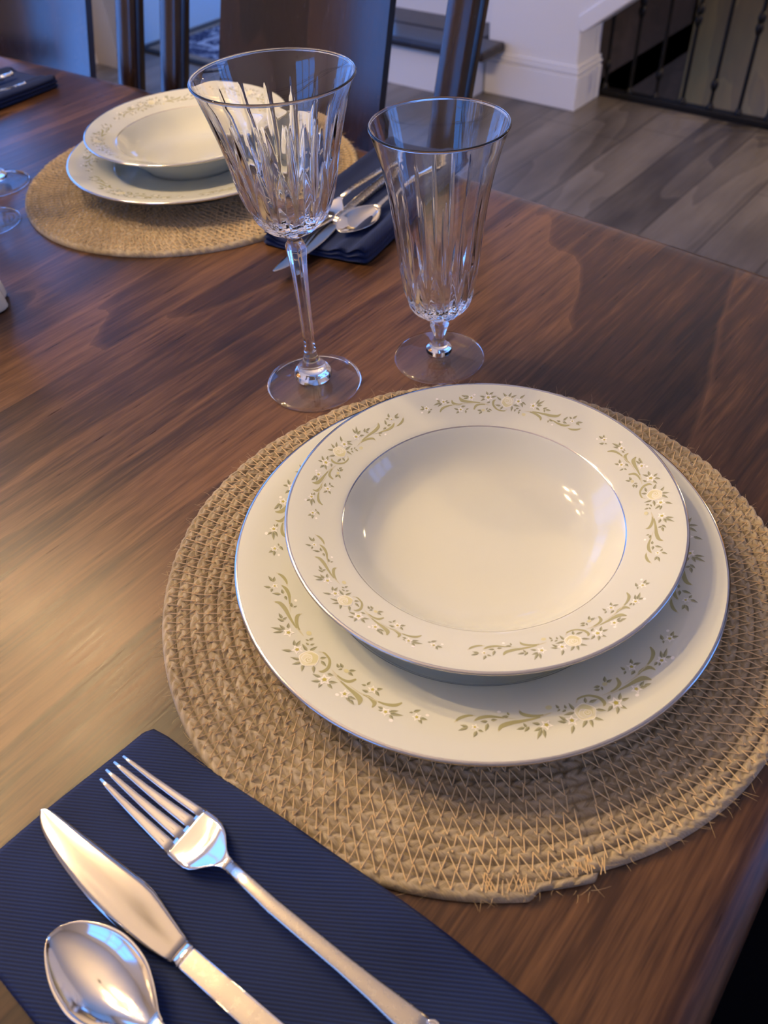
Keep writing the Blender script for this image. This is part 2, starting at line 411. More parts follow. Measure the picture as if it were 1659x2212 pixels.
# ------------------------------------------------------------------ staircase
st = empty('staircase', (-2.1, 2.66, 0)); tag(st, 'white staircase with dark wooden treads beside the sloped stair wall', 'staircase')
for k in range(5):
    z = .178 * k; y0 = 2.675 + .27 * k
    xr = -1.834 if k == 0 else -1.838
    m = MB(); m.box(-2.40, xr, y0, y0 + .30 if k < 4 else y0 + .28, max(0, z - .02), z + .15)
    o = m.build('riser', M_WHITE, st); o.location = (2.1, -2.66, 0)
    m = MB(); m.box(-2.42, (-1.745 if k == 0 else -1.838), y0 - (.045 if k == 0 else .03), (2.785 if k == 0 else y0 + .285), z + .15, z + .184)
    if k == 0: m.box(-2.42, -1.838, 2.785, y0 + .285, z + .15, z + .184)
    o = m.build('tread', M_TREAD, st, bevel=.012, seg=3); o.location = (2.1, -2.66, 0)
# ------------------------------------------------------------------ railing
rl = empty('stair_railing', (-1.44, 2.985, 0)); tag(rl, 'black wrought iron railing with thin balusters guarding the dark stairwell', 'railing')
def rb(m, name, **kw):
    o = m.build(name, M_IRON, rl, **kw); o.location = (1.44, -2.985, 0); return o
m = MB(); m.box(-1.44, 1.5, 2.965, 3.005, 0.0, .022); rb(m, 'bottom_rail', bevel=.003)
m = MB(); m.box(-1.44, 1.5, 2.955, 3.015, .90, .95); rb(m, 'handrail', bevel=.012, seg=3)
bx0 = -1.43
k = 0; x = bx0
while x < 1.4:
    m = MB(); m.tube([(x, 2.985, .02), (x, 2.985, .91)], .0068, 8)
    sh = [(0, .020), (.014, .022), (.013, .030), (.010, .036), (.0075, .042), (0, .042)]
    b = rb(m, 'baluster', smooth=False)
    s_ = MB(); s_.lathe(sh, 12, cx=x, cy=2.985); o = s_.build('shoe', M_IRON, b)
    kn = MB()
    for zc in ((.285, .315) if k % 2 == 1 else (.10,)):
        kn.lathe([(0, zc - .022), (.007, zc - .02), (.012, zc - .008), (.0135, zc), (.012, zc + .008), (.007, zc + .02), (0, zc + .022)], 12, cx=x, cy=2.985)
    kn.build('knuckle', M_IRON, b, smooth=True)
    x += .1015; k += 1
# ------------------------------------------------------------------ rug in the hall
def rug_mat():
    t = NT('navy_scroll_rug'); x, y, z = t.sep(t.coord('Object'))
    dx = t.math('SUBTRACT', .45, t.math('ABSOLUTE', x)); dy = t.math('SUBTRACT', .74, t.math('ABSOLUTE', y))
    d = t.math('MINIMUM', dx, dy)
    q = t.n('ShaderNodeTexVoronoi', feature='DISTANCE_TO_EDGE'); wp = t.noise(t.vmul(t.coord('Object'), (7, 7, 1)), 1.0, 2.0)
    t.put(q.inputs['Vector'], t.vadd(t.vmul(t.coord('Object'), (6.5, 6.5, 1)), t.comb(t.math('MULTIPLY', wp, 1.6), t.math('MULTIPLY', wp, -1.3), 0.0)))
    n1 = t.noise(t.vmul(t.coord('Object'), (11, 11, 1)), 1.0, 2.0, .5, 1.6)
    s1 = t.ramp(n1, [(.53, (0, 0, 0)), (.56, (1, 1, 1)), (.62, (1, 1, 1)), (.65, (0, 0, 0))])
    e1 = t.ramp(q.outputs['Distance'], [(.05, (1, 1, 1)), (.10, (0, 0, 0))])
    bd = t.math('COMPARE', d, .20, .012)
    pat = t.math('MAXIMUM', t.math('MULTIPLY', s1, .85), t.math('MAXIMUM', t.math('MULTIPLY', e1, .22), bd), clamp=True)
    col = t.mix(pat, (.008, .022, .085), (.42, .50, .60))
    col = t.mix(t.math('LESS_THAN', d, .075), col, (.23, .20, .155))
    col = t.mix(t.math('LESS_THAN', d, .035), col, (.012, .016, .022))
    return t.set(Base_Color=col, Roughness=.95).m
m = MB(); m.box(-.45, .45, -.74, .74, 0, .008)
o = m.build('area_rug', rug_mat(), bevel=.004); o.location = (-3.035, 3.15, 0); tag(o, 'navy and white scroll patterned area rug on the hall floor', 'rug')
t = NT('near_black_sheet'); n_ = t.noise(t.vmul(t.coord('Object'), (400, 400, 400)), 1.0, 2.0)
m = MB(); m.box(-1.5, 1.5, -1.35, 1.35, 0, .009)  # guessed sheet, added to turn the floor past the table edge black
o = m.build('area_rug', t.set(Base_Color=(.0016, .0018, .0032), Roughness=1.0, Specular_IOR_Level=.05, Normal=t.bump(n_, .5, .002)).m, bevel=.004); o.location = (-.70, -.05, 0)
tag(o, 'near-black sheet added on the floor under the dining table', 'rug')

# ================================================================== dining table
tb = empty('dining_table', (-.70, -.05, 0)); tag(tb, 'large dark brown wooden dining table with bowed edges', 'table')
def table_outline():
    cx, cyy, hx, hy, bow = -.852, -.10, .895, .802, .066
    pts = []
    # bowed sides (each bulges 3 cm in its middle), rounded corners
    def side(f, n): return [f(lerp(-1, 1, i / n)) for i in range(n + 1)]
    N = 26; k = .90
    B = [ (cx + hx - .030*(t*t)*.9, cyy + hy*k*t) for t in [lerp(-1, 1, i/N) for i in range(N+1)]]
    A = [ (cx + hx*k*t, .702 - .066*(cx + hx*k*t + .70)**2) for t in [lerp(1, -1, i/N) for i in range(N+1)]]
    D = [ (cx - hx + .030*(t*t)*.9, cyy + hy*k*t) for t in [lerp(1, -1, i/N) for i in range(N+1)]]
    E_ = [ (cx + hx*k*t, cyy - hy + bow*.55*(t*t)) for t in [lerp(-1, 1, i/N) for i in range(N+1)]]
    sides = [B, A, D, E_]
    for i, s_ in enumerate(sides):
        pts += s_
        nx = sides[(i + 1) % 4]
        p0, p3 = Vector(s_[-1]), Vector(nx[0]); d0 = (Vector(s_[-1]) - Vector(s_[-2])).normalized(); d3 = (Vector(nx[1]) - Vector(nx[0])).normalized()
        L = (p3 - p0).length * .39
        for j in range(1, 8):
            t = j / 8; b = p0*(1-t)**3 + (p0 + d0*L)*3*t*(1-t)**2 + (p3 - d3*L)*3*t*t*(1-t) + p3*t**3
            pts.append((b.x, b.y))
    return pts
OUT = table_outline()
def offset_loop(pts, d):
    n = len(pts); o = []
    for i in range(n):
        a, b = Vector(pts[i-1]), Vector(pts[(i+1) % n]); t = (b - a).normalized(); o.append((pts[i][0] - t.y*d, pts[i][1] + t.x*d))
    return o
prof = [(.034, .75), (.024, .7497), (.016, .7485), (.009, .7455), (.0035, .740), (.0005, .733), (0, .727), (.001, .721), (.004, .716), (.009, .712), (.02, .710)]
vs = []; fs = []; n = len(OUT)
for d, z in prof: vs += [(x, y, z) for x, y in offset_loop(OUT, d)]
for r in range(len(prof) - 1):
    for i in range(n):
        j = (i + 1) % n; fs.append((r*n + i, (r+1)*n + i, (r+1)*n + j, r*n + j))
vs += [(-.85, -.1, .75), (-.85, -.1, .71)]
for i in range(n):
    j = (i + 1) % n; fs.append((i, j, len(vs) - 2)); fs.append(((len(prof)-1)*n + j, (len(prof)-1)*n + i, len(vs) - 1))
top = mesh_obj('tabletop', [(x + .70, y + .05, z) for x, y, z in vs], fs, M_TABLE, tb)
top.data.polygons.foreach_set('use_smooth', [True for p in top.data.polygons])
m = MB()
for x0, x1, y0, y1 in ((-1.50, -.18, .46, .485), (-1.50, -.18, -.685, -.66), (-1.50, -1.475, -.66, .46), (-.205, -.18, -.66, .46)):
    m.box(x0 + .70, x1 + .70, y0 + .05, y1 + .05, .62, .71)
m.build('apron', M_CHAIR, tb, bevel=.003)
m = MB(); m.lathe([(0, .06), (.17, .06), (.17, .10), (.11, .14), (.085, .22), (.085, .50), (.11, .58), (.16, .62), (.16, .71), (0, .71)], 40, cx=-.15, cy=-.05)
m.build('pedestal', M_CHAIR, tb, smooth=False)
for k in range(4):
    a = PI/4 + k*PI/2; m = MB(); m.tube([(-.15 + .10*math.cos(a), -.05 + .10*math.sin(a), .11), (-.15 + .30*math.cos(a), -.05 + .30*math.sin(a), .085), (-.15 + .46*math.cos(a), -.05 + .46*math.sin(a), .0445)], [.05, .042, .034], 10)
    m.build('foot', M_CHAIR, tb, smooth=True)

# ================================================================== dining chairs
def make_chair(label):
    """origin on the floor under the seat's middle, back towards +y"""
    t = empty('dining_chair', (0, 0, 0)); tag(t, label, 'chair', 'splat-back chairs along the far table side')
    YB = .235                                          # back plane at seat height
    def yb(z): return YB + max(0, z - .46) * .30       # the back leans away
    for sx in (-1, 1):
        m = MB(); w_ = .0215
        zs = [0, .2, .46, .62, .75, .88, 1.0]
        for z0, z1 in zip(zs, zs[1:]):
            pass
        rows = []
        for z in zs:
            y = yb(z) if z > .46 else YB + (.46 - z) * .12
            w2 = w_ * (1.0 if z < .5 else 1.0); d2 = .0165
            ring = []
            for q in range(12):
                a = 2*PI*q/12; ca, sa = math.cos(a), math.sin(a)
                ring.append((sx*.245 + w2*math.copysign(abs(ca)**.6, ca), y + d2*math.copysign(abs(sa)**.6, sa), z))
            rows.append(ring)
        m.v = [p for r in rows for p in r]
        for r in range(len(rows)-1):
            for q in range(12): m.f.append((r*12+q, r*12+(q+1) % 12, (r+1)*12+(q+1) % 12, (r+1)*12+q))
        m.f += [tuple(range(12))[::-1], tuple(range(len(rows)*12-12, len(rows)*12))]
        m.build('post', M_CHAIR, t, smooth=True)
        m = MB(); m.add([(sx*.22-.018, -.205, 0), (sx*.22+.018, -.205, 0), (sx*.22+.018, -.17, 0), (sx*.22-.018, -.17, 0),
                         (sx*.22-.022, -.215, .44), (sx*.22+.022, -.215, .44), (sx*.22+.022, -.165, .44), (sx*.22-.022, -.165, .44)],
                        [(0,3,2,1),(4,5,6,7),(0,1,5,4),(1,2,6,5),(2,3,7,6),(3,0,4,7)])
        m.build('leg', M_CHAIR, t, bevel=.004)
    # wide splat, curved in plan (hollow towards the sitter)
    nx, nz = 16, 8; vs = []; fs = []
    for side in (0, 1):
        for j in range(nz + 1):
            z = lerp(.50, .96, j / nz); hw = lerp(.150, .140, j / nz)
            for i in range(nx + 1):
                a = lerp(-1, 1, i / nx)
                vs.append((a*hw, yb(z) + .020*(1 - a*a) - .006 + (.012 if side else 0), z))
    R = nx + 1; S_ = R * (nz + 1)
    for j in range(nz):
        for i in range(nx):
            a = j*R + i; fs.append((a, a+1, a+R+1, a+R)); fs.append((S_+a, S_+a+R, S_+a+R+1, S_+a+1))
    for j in range(nz):
        a = j*R; fs.append((a, a+R, S_+a+R, S_+a)); a = j*R + nx; fs.append((a, S_+a, S_+a+R, a+R))
    for i in range(nx):
        fs.append((i, S_+i, S_+i+1, i+1)); a = nz*R + i; fs.append((a, a+1, S_+a+1, S_+a))
    o = mesh_obj('splat', vs, fs, M_CHAIR, t, True); b = o.modifiers.new('edge', 'EDGE_SPLIT'); b.split_angle = math.radians(50)
    def curved_rail(name, z0, z1, half, d=.022):
        m = MB(); N = 14
        for i in range(N):
            a0, a1 = lerp(-1, 1, i/N), lerp(-1, 1, (i+1)/N)
            f = lambda a: yb((z0+z1)/2) + .020*(1 - a*a) - d/2
            m.add([(a0*half, f(a0), z0), (a1*half, f(a1), z0), (a1*half, f(a1)+d, z0), (a0*half, f(a0)+d, z0),
                   (a0*half, f(a0), z1), (a1*half, f(a1), z1), (a1*half, f(a1)+d, z1), (a0*half, f(a0)+d, z1)],
                  [(0,3,2,1),(4,5,6,7),(0,1,5,4),(2,3,7,6)] + ([(3,0,4,7)] if i == 0 else []) + ([(1,2,6,5)] if i == N-1 else []))
        m.build(name, M_CHAIR, t)
    curved_rail('top_rail', .95, 1.03, .275)
    curved_rail('lower_rail', .485, .515, .222)
    m = MB(); m.prism([(-.235, -.22), (.235, -.22), (.225, .215), (-.225, .215)], .435, .475); m.build('seat', M_CHAIR, t, bevel=.012, seg=3)
    m = MB(); m.box(-.205, .205, -.20, -.18, .38, .435); m.box(-.205, .205, .19, .21, .38, .435); m.box(-.225, -.205, -.18, .2, .38, .435); m.box(.205, .225, -.18, .2, .38, .435)
    m.build('seat_frame', M_CHAIR, t)
    return t
ch = make_chair('dark wooden splat-back chair with wide back panel directly behind the far place setting')
ch.location = (-.816, .475, .009)
c2 = copy_tree(ch); c2.location = (-1.408, .475, .009)
c2['label'] = 'dark wooden chair with blue window glow at the photo\'s top left corner'

# ================================================================== porcelain
def plate_prof(kind):
    """(r, z, material) up the underside, over the rim and down to the middle"""
    if kind == 'dinner':
        under = [(0, .0025), (.055, .0022), (.066, .0), (.071, .0), (.073, .0035), (.082, .0085), (.0885, .0150), (.105, .0182), (.120, .0212), (.1315, .0238)]
        edge = [(.1329, .0243), (.1335, .0252), (.1331, .0262), (.1316, .0264)]
        topp = [(.120, .0238), (.105, .0207), (.0905, .0178), (.0878, .0170), (.0872, .0166), (.0858, .0150), (.0840, .0120), (.0815, .0085), (.0770, .0062), (.068, .0050), (.04, .0045), (0, .0043)]
    else:
        under = [(0, .0030), (.040, .0028), (.051, .0), (.056, .0), (.0585, .0040), (.066, .0105), (.0725, .0188), (.0765, .0243), (.080, .0260), (.095, .0304), (.1065, .0350)]
        edge = [(.1081, .0359), (.1088, .0368), (.1084, .0377), (.1070, .0376)]
        topp = [(.095, .0336), (.083, .0297), (.0795, .0285), (.0782, .0278), (.0776, .0273), (.0758, .0252), (.0720, .0205), (.0670, .0148), (.0600, .0097), (.050, .0066), (.035, .0053), (.015, .0048), (0, .0047)]
    return under, edge, topp
def rim_z(kind, r):
    u, e, tp = plate_prof(kind)
    pts = sorted([e[-1]] + tp); return interp(r, [p[0] for p in pts], [p[1] for p in pts])
SPRAY = {"S":[[[-31.18,111.17,0.37],[-29.96,108.26,1.61],[-28.03,106.45,1.36],[-26.05,106.14,0.19]],[[-26.62,109.52,0.49],[-24.94,107.25,1.85],[-22.45,106.49,1.61],[-19.64,107.38,0.87],[-16.18,108.91,0.12]],[[-21.0,115.26,0.49],[-20.03,112.26,2.1],[-17.67,110.77,2.23],[-14.88,110.39,1.61],[-10.98,109.95,0.87],[-7.12,108.96,0.12]],[[-14.81,103.67,0.37],[-14.45,106.35,1.73],[-12.23,108.43,1.73],[-9.84,109.05,0.87],[-7.38,108.83,0.12]],[[-0.48,108.12,0.49],[0.8,106.2,0.99],[3.4,106.84,1.24],[5.18,110.34,1.61],[5.33,114.05,1.73],[4.39,115.69,0.31]],[[6.26,110.16,0.19],[8.63,110.79,0.87],[10.73,110.73,1.36],[12.22,109.48,1.85],[12.99,106.31,0.99]],[[7.09,111.29,0.19],[9.64,112.03,0.62],[12.96,112.88,1.36],[15.68,113.64,2.23],[17.59,115.15,2.72],[18.27,118.15,0.62]],[[13.01,111.29,0.19],[16.73,111.95,0.62],[18.89,111.52,1.48],[21.0,113.0,2.1],[21.26,116.21,0.49]],[[16.55,111.45,0.19],[21.12,111.52,0.74],[23.78,111.07,1.48],[25.83,109.55,1.85],[27.02,106.81,0.74]]],"L":[[-27.84,113.19,-29.88,115.28],[-27.81,112.89,-29.56,112.28],[-25.87,114.88,-26.53,118.34],[-25.6,114.35,-24.43,115.31],[-23.14,110.3,-23.85,114.6],[-23.16,109.26,-24.86,109.41],[-22.45,108.75,-20.93,108.48],[-17.72,106.45,-18.02,104.43],[-17.87,107.1,-19.48,106.61],[-14.75,114.18,-16.68,114.74],[-14.37,114.26,-14.84,111.83],[-13.77,113.96,-15.1,116.39],[-11.15,116.07,-12.94,121.26],[-10.84,116.65,-11.28,121.36],[-11.04,115.67,-12.95,116.88],[-11.11,113.86,-12.74,112.4],[-5.15,107.93,-5.34,105.41],[-4.96,108.26,-5.86,109.11],[-3.56,109.23,-3.39,106.95],[-3.7,109.58,-4.81,110.15],[-5.21,116.14,-6.95,114.54],[-4.98,115.5,-6.1,112.11],[-4.22,118.68,-5.58,122.59],[-2.21,112.42,-4.77,112.1],[-1.99,111.57,-2.14,106.93],[-0.77,118.19,-2.66,121.25],[-0.07,118.52,-0.76,122.88],[0.56,118.5,2.05,121.76],[2.39,115.22,4.14,117.98],[1.53,110.07,2.35,107.26],[2.27,110.47,4.44,110.84],[6.39,117.24,4.47,118.83],[7.12,119.08,5.76,122.04],[7.58,119.24,8.18,122.25],[8.48,116.81,10.14,114.04],[8.64,117.36,10.53,118.31],[6.55,113.52,7.87,112.23],[7.17,106.87,5.78,105.72],[7.87,105.29,6.32,104.37],[7.98,105.8,7.5,107.86],[9.66,104.89,10.94,102.38],[9.89,105.52,11.56,105.69],[16.37,106.34,15.22,107.23],[16.46,106.09,16.48,103.34],[18.08,109.13,16.4,109.67],[19.08,105.9,20.44,103.8],[19.24,106.58,20.87,108.36],[14.55,117.51,16.07,119.02],[14.89,117.03,16.7,116.28],[15.69,117.96,17.28,119.26],[23.64,114.01,22.34,114.17],[23.9,115.26,22.89,115.86],[25.26,114.66,27.08,112.19],[25.49,115.36,28.46,113.89],[25.79,115.92,26.94,117.63],[30.66,110.19,29.74,110.98],[30.62,109.97,32.05,107.87],[32.42,112.76,33.43,115.23],[32.64,112.39,34.4,112.45]],"ST":[[-26.3,112.82,1.73],[-9.86,114.84,2.84],[-3.98,116.16,2.84],[7.42,117.04,3.34],[18.44,106.73,2.35],[13.78,116.83,2.6],[24.6,115.26,2.47],[31.87,112.37,2.23]],"BY":[[-7.4,105.77,1.73],[9.24,105.68,1.48]],"BW":[[-20.12,103.97,0.99],[12.6,119.49,1.11],[26.7,118.58,1.24],[34.13,109.78,0.99]],"R":[[0.0,114.4,4.95]]}
def decorate(kind, V, Fc, MI):
    """printed sprays of scrolls, leaves, star flowers and one rose, five round the rim"""
    if kind == 'dinner': R0, ks, ka = 114.4, 1.0, 1.0
    else: R0, ks, ka = 95.5, .80, .985
    lift = [0]
    def add(poly, mat, h):
        n0 = len(V)
        for a, r in poly:
            rr = r / 1000.0; V.append((rr*math.cos(math.radians(a)), rr*math.sin(math.radians(a)), rim_z(kind, rr) + h))
        Fc.append(tuple(range(n0, n0 + len(poly)))); MI.append(mat)
    for rep in range(5):
        A0 = -143.3 + 72.0 * rep
        def T(a, r): return (A0 + a * ka, R0 + (r - 114.4) * ks)
        def to_xy(p): return ((p[0]) * PI / 180 * p[1], p[1])
        def off(p, dx, dy):       # dx mm along the rim, dy mm outwards
            return (p[0] + math.degrees(dx / p[1]), p[1] + dy)
        for si, s_ in enumerate(SPRAY['S']):
            pts = catmull([tuple(q) for q in s_], 7)
            L_, R_ = [], []
            for i, q in enumerate(pts):
                p = T(q[0], q[1]); a = T(*pts[max(i-1, 0)][:2]); b = T(*pts[min(i+1, len(pts)-1)][:2])
                tx, ty = math.radians(b[0]-a[0]) * p[1], b[1] - a[1]; l = math.hypot(tx, ty) or 1
                hw = max(.09, q[2] * .50) * ks
                L_.append(off(p, -ty/l*hw, tx/l*hw)); R_.append(off(p, ty/l*hw, -tx/l*hw))
            for i in range(len(pts) - 1):
                wd = pts[i][2]
                add([R_[i], R_[i+1], L_[i+1], L_[i]], 4 if wd > .8 else 9, .00008)
        for a0, r0, a1, r1 in SPRAY['L']:
            b, t = T(a0, r0), T(a1, r1)
            tx, ty = 1.12*math.radians(t[0]-b[0]) * b[1], 1.12*(t[1] - b[1]); l = math.hypot(tx, ty)
            hw = min(l * .27, .95 * ks)
            def P(u, v): return off(b, tx*u - ty/l*v*hw, ty*u + tx/l*v*hw)
            add([P(0, 0), P(.3, -.95), P(.6, -.75), P(1, 0), P(.5, 0)], 2, .00010)
            add([P(0, 0), P(.5, 0), P(1, 0), P(.6, .75), P(.3, .95)], 3, .00010)
        for a, r, rad in SPRAY['ST']:
            c = T(a, r); rad *= ks * 1.12; o_ = random.random()
            pts = []
            for k in range(10):
                q = 2*PI*(k/10) + o_; rr = rad if k % 2 == 0 else rad * .48
                pts.append(off(c, rr*math.cos(q), rr*math.sin(q)))
            for k in range(10): add([c, pts[k], pts[(k+1) % 10]], 5, .00013)
            for sc_, mt, h in ((.60, 7, .00016),):
                pp = []
                for k in range(10):
                    q = 2*PI*(k/10) + o_; rr = (rad if k % 2 == 0 else rad * .48) * sc_
                    pp.append(off(c, rr*math.cos(q), rr*math.sin(q)))
                for k in range(10): add([c, pp[k], pp[(k+1) % 10]], mt if False else 0, h)
            add([off(c, rad*.30*math.cos(2*PI*k/8), rad*.30*math.sin(2*PI*k/8)) for k in range(8)], 8, .00019)
        for key, mt in (('BY', 6), ('BW', 5)):
            for a, r, rad in SPRAY[key]:
                c = T(a, r); rad *= ks * .85
                add([off(c, rad*1.1*math.cos(2*PI*k/8), rad*math.sin(2*PI*k/8)*.9) for k in range(8)], mt, .00012)
        a, r, rad = SPRAY['R'][0]; c = T(a, r); rad *= ks * .98
        def disc(cx, cy, rr, mt, h, lob=0, ph=0.0, n=20):
            add([off(c, cx + rr*(1 + lob*math.cos(5*(2*PI*k/n) + ph))*math.cos(2*PI*k/n), cy + rr*(1 + lob*math.cos(5*(2*PI*k/n) + ph))*math.sin(2*PI*k/n)) for k in range(n)], mt, h)
        disc(0, 0, rad*1.03, 5, .00014, .05); disc(0, 0, rad*.96, 7, .00016, .05)
        disc(rad*.10, -rad*.18, rad*.72, 6, .00018, .04, 1.0)
        disc(-rad*.18, rad*.12, rad*.56, 5, .00020, .05, 2.0); disc(-rad*.17, rad*.13, rad*.50, 7, .00022, .05, 2.0)
        disc(rad*.12, rad*.16, rad*.38, 5, .00024, .06, .6); disc(rad*.12, rad*.16, rad*.32, 6, .00026, .06, .6)
        disc(rad*.14, rad*.12, rad*.19, 5, .00028); disc(rad*.14, rad*.11, rad*.14, 6, .00030)
def make_plate(kind, name):
    under, edge, topp = plate_prof(kind)
    prof = [(r, z, 0) for r, z in under] + [(r, z, 1) for r, z in edge] + [(r, z, 0) for r, z in topp]
    N = 160; V = []; Fc = []; MI = []; rows = []
    # printed platinum lines: the edge, and one round the well
    line_r = (.0878, .0872) if kind == 'dinner' else (.0782, .0776)
    for r, z, mt in prof:
        if r == 0: rows.append([len(V)]); V.append((0, 0, z))
        else:
            rows.append(list(range(len(V), len(V) + N))); V += [(r*math.cos(2*PI*k/N), r*math.sin(2*PI*k/N), z) for k in range(N)]
    for i in range(len(rows) - 1):
        A, B = rows[i], rows[i+1]; mt = 1 if (prof[i][2] == 1 and prof[i+1][2] == 1) else 0
        if i > len(under) + len(edge) - 1 and abs(prof[i][0] - line_r[0]) < 1e-6: mt = 1
        for k in range(N):
            k2 = (k+1) % N
            if len(A) == 1: Fc.append((A[0], B[k2], B[k]))
            elif len(B) == 1: Fc.append((A[k], A[k2], B[0]))
            else: Fc.append((A[k], A[k2], B[k2], B[k]))
            MI.append(mt)
    nb = len(Fc)
    decorate(kind, V, Fc, MI)
    o = mesh_obj(name, V, Fc, M_D, None, True, MI)
    for i in range(nb, len(Fc)): o.data.polygons[i].use_smooth = False
    return o

# ================================================================== placemats
def make_mat(label):
    R0, W_ = .1740, .00765                   # outer radius just after the spiral's end, row width
    TH0 = math.radians(-79.0)
    K, NC, NA, HT = 13, 9, 1240, .0056
    P = .0088
    rnd = random.Random(3)
    jit = [[rnd.uniform(-1, 1) for _ in range(400)] for _ in range(K + 2)]
    def rb_(th): return R0 + W_ * (((th - TH0) % (2*PI)) / (2*PI)) + .0009*math.sin(2*th + 1.0) + .0006*math.sin(5*th)
    V = []; UV = []; Fc = []
    J = K * NC
    def height(k, c, s):
        cc = 2*c - 1
        base = math.sqrt(max(0.0, 1 - cc*cc)) ** .75
        half = .5 if cc > 0 else 0.0
        kk = s / P
        a = jit[k % (K+2)][int(kk) % 400]
        ph = kk - .62*abs(cc) + half
        lump = abs(math.sin(PI * ph)) ** .55
        mid_ = 1 - .30*math.exp(-(cc/.16)**2)
        return HT * (.17 + .83 * base * (.40 + .60*lump*mid_) * (1 + .12*a))
    # spiral rows: k = 0 is the outermost
    for ia in range(NA):
        th = 2*PI*ia/NA + TH0 + 1e-6; rbv = rb_(th); rel = ((th - TH0) % (2*PI))
        taper = 1.0
        endk = sstep(2*PI - .03, 2*PI - .005, rel)       # blunt cut end of the outer row
        half_ = sstep(2*PI - .20, 2*PI - .16, rel)        # the last stretch is only half as wide
        for j in range(J + 1):
            k, c = divmod(j, NC); c = c / NC
            r = rbv - (k + c) * W_
            s = (r if k else r) * rel + k * 1.7
            ss = (R0 - k*W_) * (th - TH0)
            z = height(k, c, ss + k * .0031)
            if k == 0 and (half_ > 0):
                lim = rbv - W_ * (.52*half_ + .48*endk)
                if r > lim: r = lim; z *= .45
            if j == 0: z = .0012
            V.append((r*math.cos(th), r*math.sin(th), z)); UV.append((ss + k*.0031, 2*c - 1))
    S_ = J + 1
    for ia in range(NA):
        ib = (ia + 1) % NA
        for j in range(J):
            if ia == NA - 1:
                # the spiral closes one row further in
                if j + NC <= J: Fc.append((ia*S_+j+NC, ia*S_+j+NC+1, j+1, j)) if j + NC + 1 <= J else None
                continue
            Fc.append((ia*S_+j, ia*S_+j+1, ib*S_+j+1, ib*S_+j))
    n0 = len(V)
    # skirt to the table and the part under the plates
    for ia in range(NA):
        x, y, _ = V[ia*S_]; V.append((x*.999, y*.999, 0)); UV.append((UV[ia*S_][0], -1))
    for ia in range(NA - 1):
        ib = ia + 1; Fc.append((n0+ia, ia*S_, ib*S_, n0+ib))
    c0 = len(V); V.append((0, 0, .0040)); UV.append((0, 0))
    for ia in range(NA - 1): Fc.append((ia*S_+J, c0, (ia+1)*S_+J))
    Fc.append(((NA-1)*S_+J, c0, J))
    mat_ = mesh_obj('woven_placemat', V, Fc, M_JUTE, None, True, None, UV)
    tag(mat_, label, 'placemat', 'round braided placemats')
    # zigzag sewing thread over every seam
    m = MB()
    def z_at(r): return HT * .93
    for k in range(K - 1):
        pts = []; L = 0; step = .0064 / (R0 - k*W_)
        th = TH0 + .02 + k * .013; end = TH0 + 2*PI - (.25 if k == 0 else .02)
        while th < end:
            rbv = rb_(th) - k*W_
            q = rnd.uniform(-.0006, .0006)
            pts.append((rbv - W_*.42, th, .92)); pts.append((rbv - W_*1.48 + q, th + step*(.24 + rnd.uniform(-.08, .08)), .90))
            th += step * rnd.uniform(.92, 1.08)
        for (ra, ta, ha), (rb2, tb2, hb) in zip(pts, pts[1:]):
            A = Vector((ra*math.cos(ta), ra*math.sin(ta), HT*ha)); B = Vector((rb2*math.cos(tb2), rb2*math.sin(tb2), HT*hb))
            d = (B - A).normalized(); n_ = Vector((-d.y, d.x, 0)) * .00030; u_ = Vector((0, 0, .00045))
            m.add([A - n_, A + u_, A + n_, B - n_, B + u_, B + n_], [(0, 3, 4, 1), (1, 4, 5, 2), (0, 1, 2), (3, 5, 4)])
    # the dense bar tack that locks the spiral's end
    for i in range(46):
        t = TH0 - rnd.uniform(.0, .30); r = rb_(t) - rnd.uniform(.001, .004) - (.004 if t > TH0 - .18 else 0); t2 = t + rnd.uniform(-.02, .02)
        A = Vector((r*math.cos(t), r*math.sin(t), HT*.9)); r -= rnd.uniform(.004, .007); B = Vector((r*math.cos(t2), r*math.sin(t2), HT*.95))
        d = (B - A).normalized(); n_ = Vector((-d.y, d.x, 0)) * .00022; u_ = Vector((0, 0, .0004))
        m.add([A - n_, A + u_, A + n_, B - n_, B + u_, B + n_], [(0, 3, 4, 1), (1, 4, 5, 2), (0, 1, 2), (3, 5, 4)])
    m.build('stitching', M_STITCH, mat_)
    # loose fibres
    m = MB()
    for i in range(620):
        t = rnd.uniform(0, 2*PI); edge_ = rnd.random() < .75
        r = rb_(t) - (rnd.uniform(0, .003) if edge_ else rnd.uniform(.003, .045)); z = rnd.uniform(.001, .005) if edge_ else HT * .9
        a = t + rnd.uniform(-1.5, 1.5); L = rnd.uniform(.002, .0075)
        p0 = Vector((r*math.cos(t), r*math.sin(t), z)); d = Vector((math.cos(a), math.sin(a), rnd.uniform(-.1, .5))) * L
        bend = Vector((rnd.uniform(-1, 1), rnd.uniform(-1, 1), rnd.uniform(-.6, .2))) * L * .4
        pts = [p0 + d*q + bend*q*q for q in (0, .35, .7, 1)]
        pts = [Vector((p.x, p.y, max(.0003, p.z))) for p in pts]
        m.tube(pts, [.00009, .00008, .00006, .00003], 3, False)
    o = m.build('loose_fiber', M_FUZZ, mat_); o['kind'] = 'stuff'
    return mat_
NEAR = (.0502, .2942); FAR = (-.1816, .8778)
pm = make_mat('round braided jute placemat under the near plates')
pm.location = FW(*NEAR, .0002); pm.rotation_euler = (0, 0, YAW)
pf = copy_tree(pm); pf.location = FW(*FAR, .0002); pf.rotation_euler = (0, 0, YAW + 2.4)
pf['label'] = 'round braided jute placemat under the far plates'

